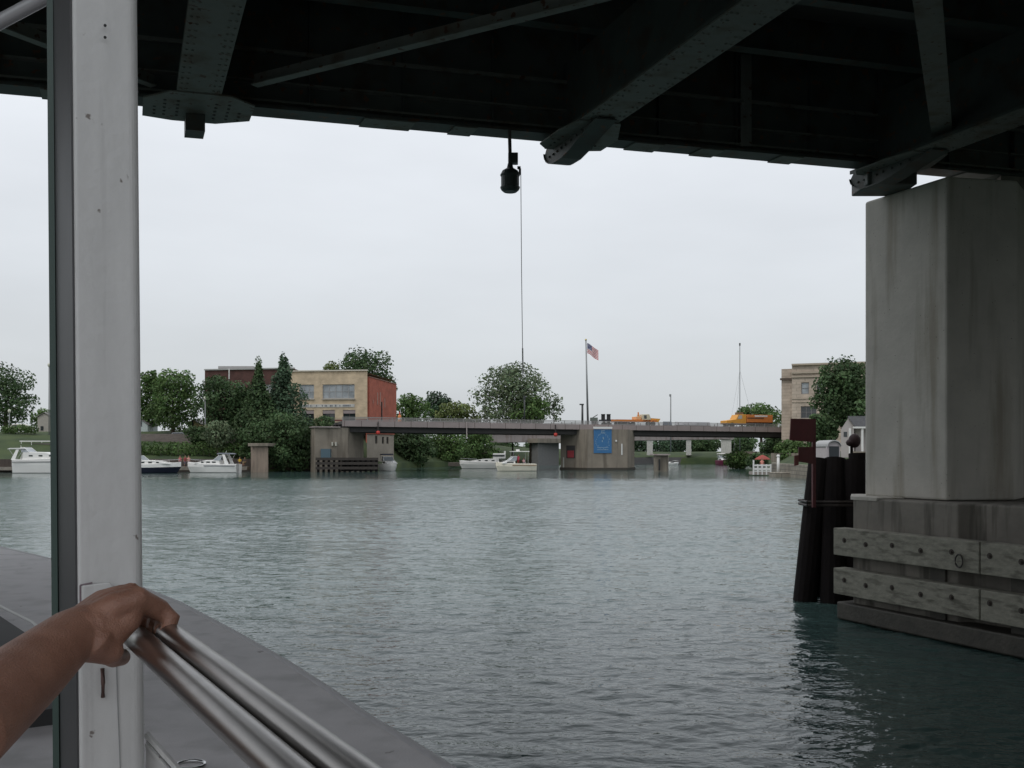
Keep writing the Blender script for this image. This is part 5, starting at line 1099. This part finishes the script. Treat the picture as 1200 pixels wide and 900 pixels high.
# black pile cluster
mc = thing('mooring_piles', 'cluster of black tarred timber piles beside the pier fender', 'piles', (6.2, 19.8, 0))
for i, (xb, yb, xt, yt, zt_, r_) in enumerate([(5.92, 19.85, 6.38, 20.4, 2.85, .23), (6.4, 19.6, 6.68, 20.3, 2.86, .24), (6.85, 19.7, 7.02, 20.1, 2.84, .23), (6.6, 20.2, 6.85, 20.6, 2.8, .22), (6.25, 20.5, 6.4, 20.6, 2.75, .2), (7.25, 20.2, 7.2, 20.4, 2.98, .22), (7.65, 20.5, 7.6, 20.6, 2.9, .22)]):
    b = MB(); d = Vector((xt - xb, yt - yb, zt_)); b.tube([(xb - d.x * .5, yb - d.y * .5, -1.5), (xb, yb, 0), (xb + d.x * .5, yb + d.y * .5, zt_ / 2), (xt, yt, zt_)], [r_ * 1.05, r_, r_ * .97, r_ * .9], 14); b.build('pile', tar, mc, smooth=False)
b = MB()
for z_ in (1.93, 2.0):
    b.tube([(5.95, 19.75, z_), (6.5, 19.55, z_ + .01), (7.1, 19.7, z_), (7.3, 20.3, z_), (6.6, 20.85, z_), (6.0, 20.5, z_), (5.95, 19.75, z_)], .03, 6, cap=False)
b.build('wire_band', mat('rusty_wire', (.025, .018, .015), .6), mc)
# red dayboards on a post
db = thing('day_board', 'dark red square day boards on a post fixed to the black piles', 'sign', (WX(951, 19.6), 19.6, 0))
b = MB(); b.bb(WX(952, 19.6), WX(955.5, 19.6), 19.56, 19.66, 1.9, WZ(491, 19.6)); b.build('post', dark_red, db)
b = MB(); p0 = [W(927, 490.5, 19.5), W(955, 491, 19.5), W(953, 518, 19.5), W(925.5, 516, 19.5)]; b.extr(p0, (0, .04, 0)); b.build('upper_board', dark_red, db)
b = MB(); b.extr([W(936, 524, 19.4), W(953, 523.5, 19.5), W(953, 543.5, 19.5), W(936, 541, 19.4)], (0, .04, 0)); b.build('lower_board', dark_red, db)
b = MB(); b.extr([W(931, 534, 19.2), W(936, 533, 19.35), W(936, 545, 19.35), W(931, 546, 19.2)], (0, .03, 0)); b.build('side_board', mat('dull_red', (.14, .035, .03), .7), db)
# round headed lantern on the rear piles
ln = thing('pile_lantern', 'dark round lantern on a short stem on top of the rear pile', 'lantern', (7.2, 20.4, 2.98))
b = MB(); b.tube([(7.06, 20.4, 2.9), (7.06, 20.4, 3.15)], .03, 8); b.build('stem', tar, ln)
b = MB(); b.ell((7.12, 20.4, 3.24), (.13, .12, .15), 10, 8); b.ell((7.04, 20.4, 3.2), (.1, .1, .08), 8, 6); b.build('head', mat('dark_maroon', (.02, .006, .008), .7), ln, smooth=True)

# ------------------------------------------------------------------ the boat the camera stands on
HD = Vector((-.526, .850)).normalized(); HS = Vector((.850, .526)).normalized()
edge_px = [(525, 898), (480, 869), (430, 839), (380, 804), (330, 772), (270, 738), (210, 706), (165, 688), (110, 670), (60, 655), (0, 641)]
ed = [on_z(a, c, 2.0) for a, c in edge_px]
aft = [Vector((1.9, -1.4, 2.0)), Vector((1.35, -.2, 2.0)), Vector((.85, .9, 2.0)), Vector((.42, 1.85, 2.0))]
bow = [Vector((-6.6, 11.3, 2.0)), Vector((-8.1, 12.1, 2.0)), Vector((-10, 12.4, 2.0))]
out = aft + ed + bow; inn = [Vector((-11, 8, 2.0)), Vector((-7, 1, 2.0)), Vector((-3.6, -3.5, 2.0))]
deckm = mat('grey_nonskid_deck', (.58, .555, .56), .55, var=.2, vscale=2.2, bump=.12, bscale=120, stain=(.34, .33, .325), stain_amt=.7, stain_scale=(1.6, 1.6, 1.6), coords='World', chips=(.2, .18, .17), chip_scale=9, chip_at=.7)
vb = thing('tour_boat', 'grey decked tour boat in the foreground carrying the viewer', 'boat', (-3, 4, 0))
b = MB(); b.prism([tuple(p[:2]) for p in out + inn], 1.9, 2.0); b.build('deck', deckm, vb)
b = MB(); 
for p, q in zip(out, out[1:]):
    n_ = Vector(((q - p).y, -(q - p).x, 0)).normalized()
    b.add([p + n_ * .005 + Vector((0, 0, -.01)), q + n_ * .005 + Vector((0, 0, -.01)), q - n_ * .25 + Vector((0, 0, -2.4)), p - n_ * .25 + Vector((0, 0, -2.4))], [(0, 1, 2, 3)])
b.build('hull_side', mat('hull_grey', (.35, .35, .36), .5), vb)
b = MB(); b.tube([p + Vector((0, 0, -.02)) for p in out], .028, 8); b.build('rub_rail', mat('rub_rail_grey', (.42, .41, .42), .5, var=.2, vscale=6), vb, smooth=True)
b = MB(); b.tube([p + Vector((.035, .0, -.045)) for p in out], .014, 6); b.build('black_trim', blackm, vb)
# dark hatch coaming beside the post
h0 = on_z(-60, 692, 2.0); h1 = on_z(38, 744, 2.0); h2 = on_z(148, 838, 2.0)
inb = -HS.to_3d() * 2.2
b = MB(); b.add([h0, h2, h2 + inb, h0 + inb] + [p + Vector((0, 0, .06)) for p in (h0, h2, h2 + inb, h0 + inb)], [(0, 3, 2, 1), (4, 5, 6, 7), (0, 1, 5, 4), (1, 2, 6, 5), (2, 3, 7, 6), (3, 0, 4, 7)]); hc = b.build('hatch_cover', mat('dark_hatch', (.025, .025, .025), .7, var=.2), vb)
b = MB(); b.tube([h0 + Vector((0, 0, .07)), h1 + Vector((0, 0, .07)), h2 + Vector((0, 0, .07))], .008, 6); b.build('trim', white_p, hc)
# corner post
ptn = mat('painted_post', (.69, .685, .67), .5, var=.14, vscale=2.5, vstretch=(4, 4, .8), bump=.1, bscale=45, stain=(.47, .46, .45), stain_amt=.8, stain_scale=(14, 14, .5), chips=(.22, .19, .17), chip_scale=34, chip_at=.715)
c0p = Vector((WX(94, 1.42), 1.42)); c1p = c0p + HS * .0915; c2p = c1p + HD * .19; c3p = c0p + HD * .19
pst = thing('boat_post', 'white painted square post of the tour boat in the left foreground', 'post', (c0p.x, c0p.y, 2.0))
def rc(c, a, bb2, r, n=4, ch=False):
    pts = []
    for i in range(n + 1):
        t_ = i / n * math.pi / 2; pts.append(c + a * r * (1 - math.sin(t_)) + bb2 * r * (1 - math.cos(t_)))
    return pts
poly = rc(c0p, HD, HS, .005)[::1] + rc(c1p, -HS, HD, .016, 6) + rc(c2p, -HD, -HS, .006) + rc(c3p, HS, -HD, .006)
vs = []; nP = len(poly); levels = [2.0 + 2.6 * i / 6 for i in range(7)]
for z in levels:
    lx = -(z - 2.5) * .0095
    vs += [(p.x + lx, p.y, z) for p in poly]
b = MB(); b.add(vs, [tuple(range(nP))[::-1], tuple(range((len(levels) - 1) * nP, len(levels) * nP))] + [(r * nP + i, r * nP + (i + 1) % nP, (r + 1) * nP + (i + 1) % nP, (r + 1) * nP + i) for r in range(len(levels) - 1) for i in range(nP)]); 
po = b.build('upright', ptn, pst)
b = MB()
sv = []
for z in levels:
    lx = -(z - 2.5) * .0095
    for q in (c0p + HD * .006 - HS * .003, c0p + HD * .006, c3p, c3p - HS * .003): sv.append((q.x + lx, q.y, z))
b.add(sv, [(0, 1, 2, 3)] + [(r * 4 + i, r * 4 + (i + 1) % 4, r * 4 + 4 + (i + 1) % 4, r * 4 + 4 + i) for r in range(len(levels) - 1) for i in range(4)]); b.build('shaded_side', mat('dark_grey_side_shade', (.07, .07, .072), .5, var=.15, vscale=3), pst)  # port side of the post, its shade painted in as dark grey
b = MB(); q0 = c3p - HS * .0065; b.beam((q0.x + .002, q0.y, 2.05), (q0.x - .018, q0.y, 4.5), .006, .01); b.build('edge_fringe_strip', mat('dark_green_fringe', (.05, .085, .072), .4), pst)  # thin edge strip, tinted to carry the green lens fringe beside the post
def pf(px, py, out=0.0):       # point on the aft face of the post
    k = (px - 600) / FPX; w_ = (k * c0p.y - c0p.x) / (HS.x - k * HS.y); q = c0p + HS * w_ - HD * out; return Vector((q.x, q.y, EYE - (py - HY) / FPX * q.y))
for py in (30, 44):
    b = MB(); p = pf(123, py, .0005); b.tube([p, p - HD.to_3d() * .0012], .0022, 8); b.build('screw_hole', blackm, pst)
b = MB(); b.tube([pf(119.5, 783, .004), pf(119.5, 800, .009), pf(120, 817, .004)], .003, 8); b.build('hook', mat('rusted_hook', (.12, .07, .06), .6), pst, smooth=True)
b = MB(); b.beam(pf(136, 768, .0006), pf(141, 903, .0006), .0014, .0012, up=tuple(HD.to_3d())); b.build('paint_seam', mat('seam_grey', (.36, .36, .36), .7), pst)
b = MB(); 
for a_, c_ in (((94, 686), (94, 712)), ((94, 686), (108, 683)),): b.beam(pf(*a_, .001), pf(*c_, .001), .0022, .002, up=tuple(HD.to_3d()))
b.build('bracket_edge', mat('mauve_metal', (.2, .15, .17), .5), pst)
b = MB(); b.extr([pf(95, 686, .001), pf(128, 682, .001), pf(150, 712, .001), pf(150, 760, .001), pf(95, 760, .001)], tuple((-HD * .006).to_3d())); b.build('rail_bracket', ptn, pst, bevel=.002)
# canopy pipe top left
b = MB(); b.tube([W(-120, 92, 1.66), W(-5, 28, 1.64), W(55, -4, 1.62), W(120, -42, 1.62)], .0115, 14); o = b.build('canopy_pipe', mat('grey_pipe', (.4, .4, .41), .35, metal=.2), vb, smooth=True)
# deck cleat at foot of post
cl = thing('deck_ring', 'small steel ring fitting on the grey deck near the foot of the post', 'ring', on_z(223, 901, 2.0))
b = MB(); b.beam(W(171, 860, 1.50), W(212, 905, 1.48), .007, .007); b.beam(W(171, 872, 1.50), W(200, 905, 1.48), .004, .004); b.extr([W(171, 868, 1.50), W(203, 904, 1.485), W(171, 904, 1.50)], (0, .004, 0)); b.build('foot_brace', ptn, pst)
rg = on_z(223, 901, 2.0); b = MB(); b.tube([rg + Vector((.045 * math.cos(a), .045 * math.sin(a), .012)) for a in [i * math.pi / 8 for i in range(17)]], .006, 6, cap=False); b.build('ring', chrome, cl, smooth=True)

# ------------------------------------------------------------------ handrail: two pipes joined by a bend under the hand
rail_m = bpy.data.materials.new('brushed_stainless'); rail_m.use_nodes = True
_n = rail_m.node_tree.nodes; _l = rail_m.node_tree.links; _p = _n['Principled BSDF']; _p.inputs['Metallic'].default_value = 1; _p.inputs['Base Color'].default_value = (.42, .40, .385, 1); _p.inputs['Roughness'].default_value = .3
_t = _n.new('ShaderNodeTexCoord'); _k = _n.new('ShaderNodeTexNoise'); _k.inputs['Scale'].default_value = 40; _k.inputs['Detail'].default_value = 6; _l.new(_t.outputs['Object'], _k.inputs[0])
_r = _n.new('ShaderNodeMapRange'); _r.inputs[3].default_value = .27; _r.inputs[4].default_value = .35; _l.new(_k.outputs[0], _r.inputs[0]); _l.new(_r.outputs[0], _p.inputs['Roughness'])
RC = W(171, 739, 1.24)        # centre between the pipes near the bend
RD = Vector((-.510, .860, 0)).normalized(); RS = Vector((.860, .510, 0)).normalized(); rr_ = .0150; gap = .0152
rl = thing('handrail', 'double stainless handrail pipe running to the lower right under the hand', 'handrail', (RC.x, RC.y, RC.z))
def rp(u, s, dz=0.0): return RC + RD * u + RS * s + Vector((0, 0, dz))
up_ = .0035
UE = .17
b = MB(); b.tube([rp(-1.7, gap, up_), rp(-1.0, gap, up_), rp(-.5, gap, up_), rp(-.1, gap, up_), rp(UE, gap, up_)], rr_, 32); b.build('upper_pipe', rail_m, rl, smooth=True)
b = MB(); b.tube([rp(-1.7, -gap, -up_), rp(-1.0, -gap, -up_), rp(-.5, -gap, -up_), rp(-.1, -gap, -up_), rp(UE, -gap, -up_)], rr_, 32); b.build('lower_pipe', rail_m, rl, smooth=True)
for u in (-1.15, -1.65):
    b = MB(); p = rp(u, 0, -.02); b.tube([p, (p.x, p.y, 2.0)], .017, 14); b.build('stanchion', rail_m, rl, smooth=True)

# ------------------------------------------------------------------ the arm and hand of a person holding the rail
skm = bpy.data.materials.new('arm_skin'); skm.use_nodes = True
_n = skm.node_tree.nodes; _l = skm.node_tree.links; _p = _n['Principled BSDF']; _p.inputs['Roughness'].default_value = .5; _p.inputs['Subsurface Weight'].default_value = .12; _p.inputs['Subsurface Radius'].default_value = (.012, .004, .002); _p.inputs['Subsurface Scale'].default_value = 1.0
_g = _n.new('ShaderNodeNewGeometry'); _k = _n.new('ShaderNodeTexNoise'); _k.inputs['Scale'].default_value = 28; _k.inputs['Detail'].default_value = 8; _l.new(_g.outputs['Position'], _k.inputs[0])
_r = _n.new('ShaderNodeValToRGB'); _l.new(_k.outputs[0], _r.inputs[0]); _r.color_ramp.elements[0].position = .3; _r.color_ramp.elements[0].color = (.25, .122, .082, 1); _r.color_ramp.elements[1].position = .72; _r.color_ramp.elements[1].color = (.37, .195, .135, 1); _l.new(_r.outputs[0], _p.inputs['Base Color'])
_v = _n.new('ShaderNodeTexVoronoi'); _v.inputs['Scale'].default_value = 420; _l.new(_g.outputs['Position'], _v.inputs[0]); _k2 = _n.new('ShaderNodeTexNoise'); _k2.inputs['Scale'].default_value = 130; _k2.inputs['Detail'].default_value = 4; _l.new(_g.outputs['Position'], _k2.inputs[0])
_a = _n.new('ShaderNodeMath'); _l.new(_v.outputs['Distance'], _a.inputs[0]); _l.new(_k2.outputs[0], _a.inputs[1]); _b = _n.new('ShaderNodeBump'); _b.inputs['Strength'].default_value = .5; _b.inputs['Distance'].default_value = .0012; _l.new(_a.outputs[0], _b.inputs['Height']); _l.new(_b.outputs[0], _p.inputs['Normal'])
ps = thing('person', 'bare brown forearm and hand of a person gripping the stainless handrail', 'person', (-.5, .9, 2.0))
def Z_(k): return Vector((0, 0, k))
# local frame of the hand: FWD = across the rail from inboard to outboard, RD = along the rail to the bow, up
Z = Vector((0, 0, 1))
def hp(px, py, Y): return W(px, py, Y)
b = MB()
wrist = hp(86, 742, 1.13)
b.tube([(-.30, -.12, 2.95), (-.55, .12, 2.80), (-.80, .42, 2.64)], [.055, .050, .045], 20, dome=True)
elbow = Vector((-.80, .42, 2.64)); m1 = hp(-40, 850, .93); m2 = hp(30, 790, 1.04)
b.tube([elbow, elbow.lerp(m1, .5), m1, m2, wrist, hp(104, 731, 1.15)], [.046, .052, .050, .043, .0345, .031], 28, ratio=[.95, .92, .9, .86, .82, .80], dome=True)
FO = [Vector((0, 0, 0)), RD * .0215 + Z_(.001), RD * .043 + Z_(-.001), RD * .063 + Z_(-.005)]
K0_ = hp(161, 702, 1.165); P0_ = hp(187, 715, 1.19); D0_ = hp(200, 726, 1.193); T0_ = hp(200, 741, 1.185)
wr2 = hp(108, 728, 1.145)
for i, fo in enumerate(FO):
    k_ = K0_ + fo + (RS * -.004 * i); st_ = wr2 + RD * (.011 * i); mid = st_.lerp(k_, .55) + Z_(.004)
    b.tube([st_, mid, k_], [.0215, .0195, .0155], 18, ratio=[.95, .88, .95], dome=True)
    ln_ = (1.0, 1.06, 1.0, .86)[i]; rf = (.0124, .0126, .0118, .0104)[i]; p_ = k_ + (P0_ - K0_) * ln_; d_ = p_ + (D0_ - P0_); t_ = d_ + (T0_ - D0_) * ln_ - RS * .004
    b.tube([k_, k_.lerp(p_, .5) + Z_(.001), p_, d_, t_], [rf * 1.2, rf * 1.04, rf * 1.08, rf * .98, rf * .82], 18, dome=True)
# tendons over the back of the hand
for i in (0, 1, 2):
    b.tube([wr2 + RD * (.011 * i) + Z_(.0195), K0_ + FO[i] + Z_(.0125)], [.0028, .004], 8, dome=True)
# heel of the hand and thumb closing from below on the near side of the lower pipe
b.tube([hp(98, 738, 1.13), hp(114, 758, 1.125), hp(128, 763, 1.14)], [.024, .0225, .0165], 20, dome=True)
b.tube([hp(108, 738, 1.14), hp(130, 736, 1.155), hp(148, 722, 1.165), K0_], [.028, .026, .020, .014], 20, dome=True)
b.tube([hp(124, 762, 1.138), hp(133, 770, 1.175), hp(143, 770, 1.215)], [.0150, .0125, .0105], 16, dome=True)
arm = b.build('body', skm, ps); fuse(arm, .0019, 7)
# tendon ridges and a sleeve on the upper arm (outside the frame)
b = MB(); b.tube([(-.24, -.17, 2.99), (-.30, -.12, 2.95), (-.52, .09, 2.82)], [.075, .075, .07], 18); b.build('sleeve', mat('white_cotton_sleeve', (.6, .6, .6), .9), ps, smooth=True)
b = MB(); b.ell(T0_ + RS * .008 - Z_(.002), (.0045, .006, .0075), 12, 8); b.build('fingernail', mat('nail', (.4, .24, .19), .3), ps, smooth=True)
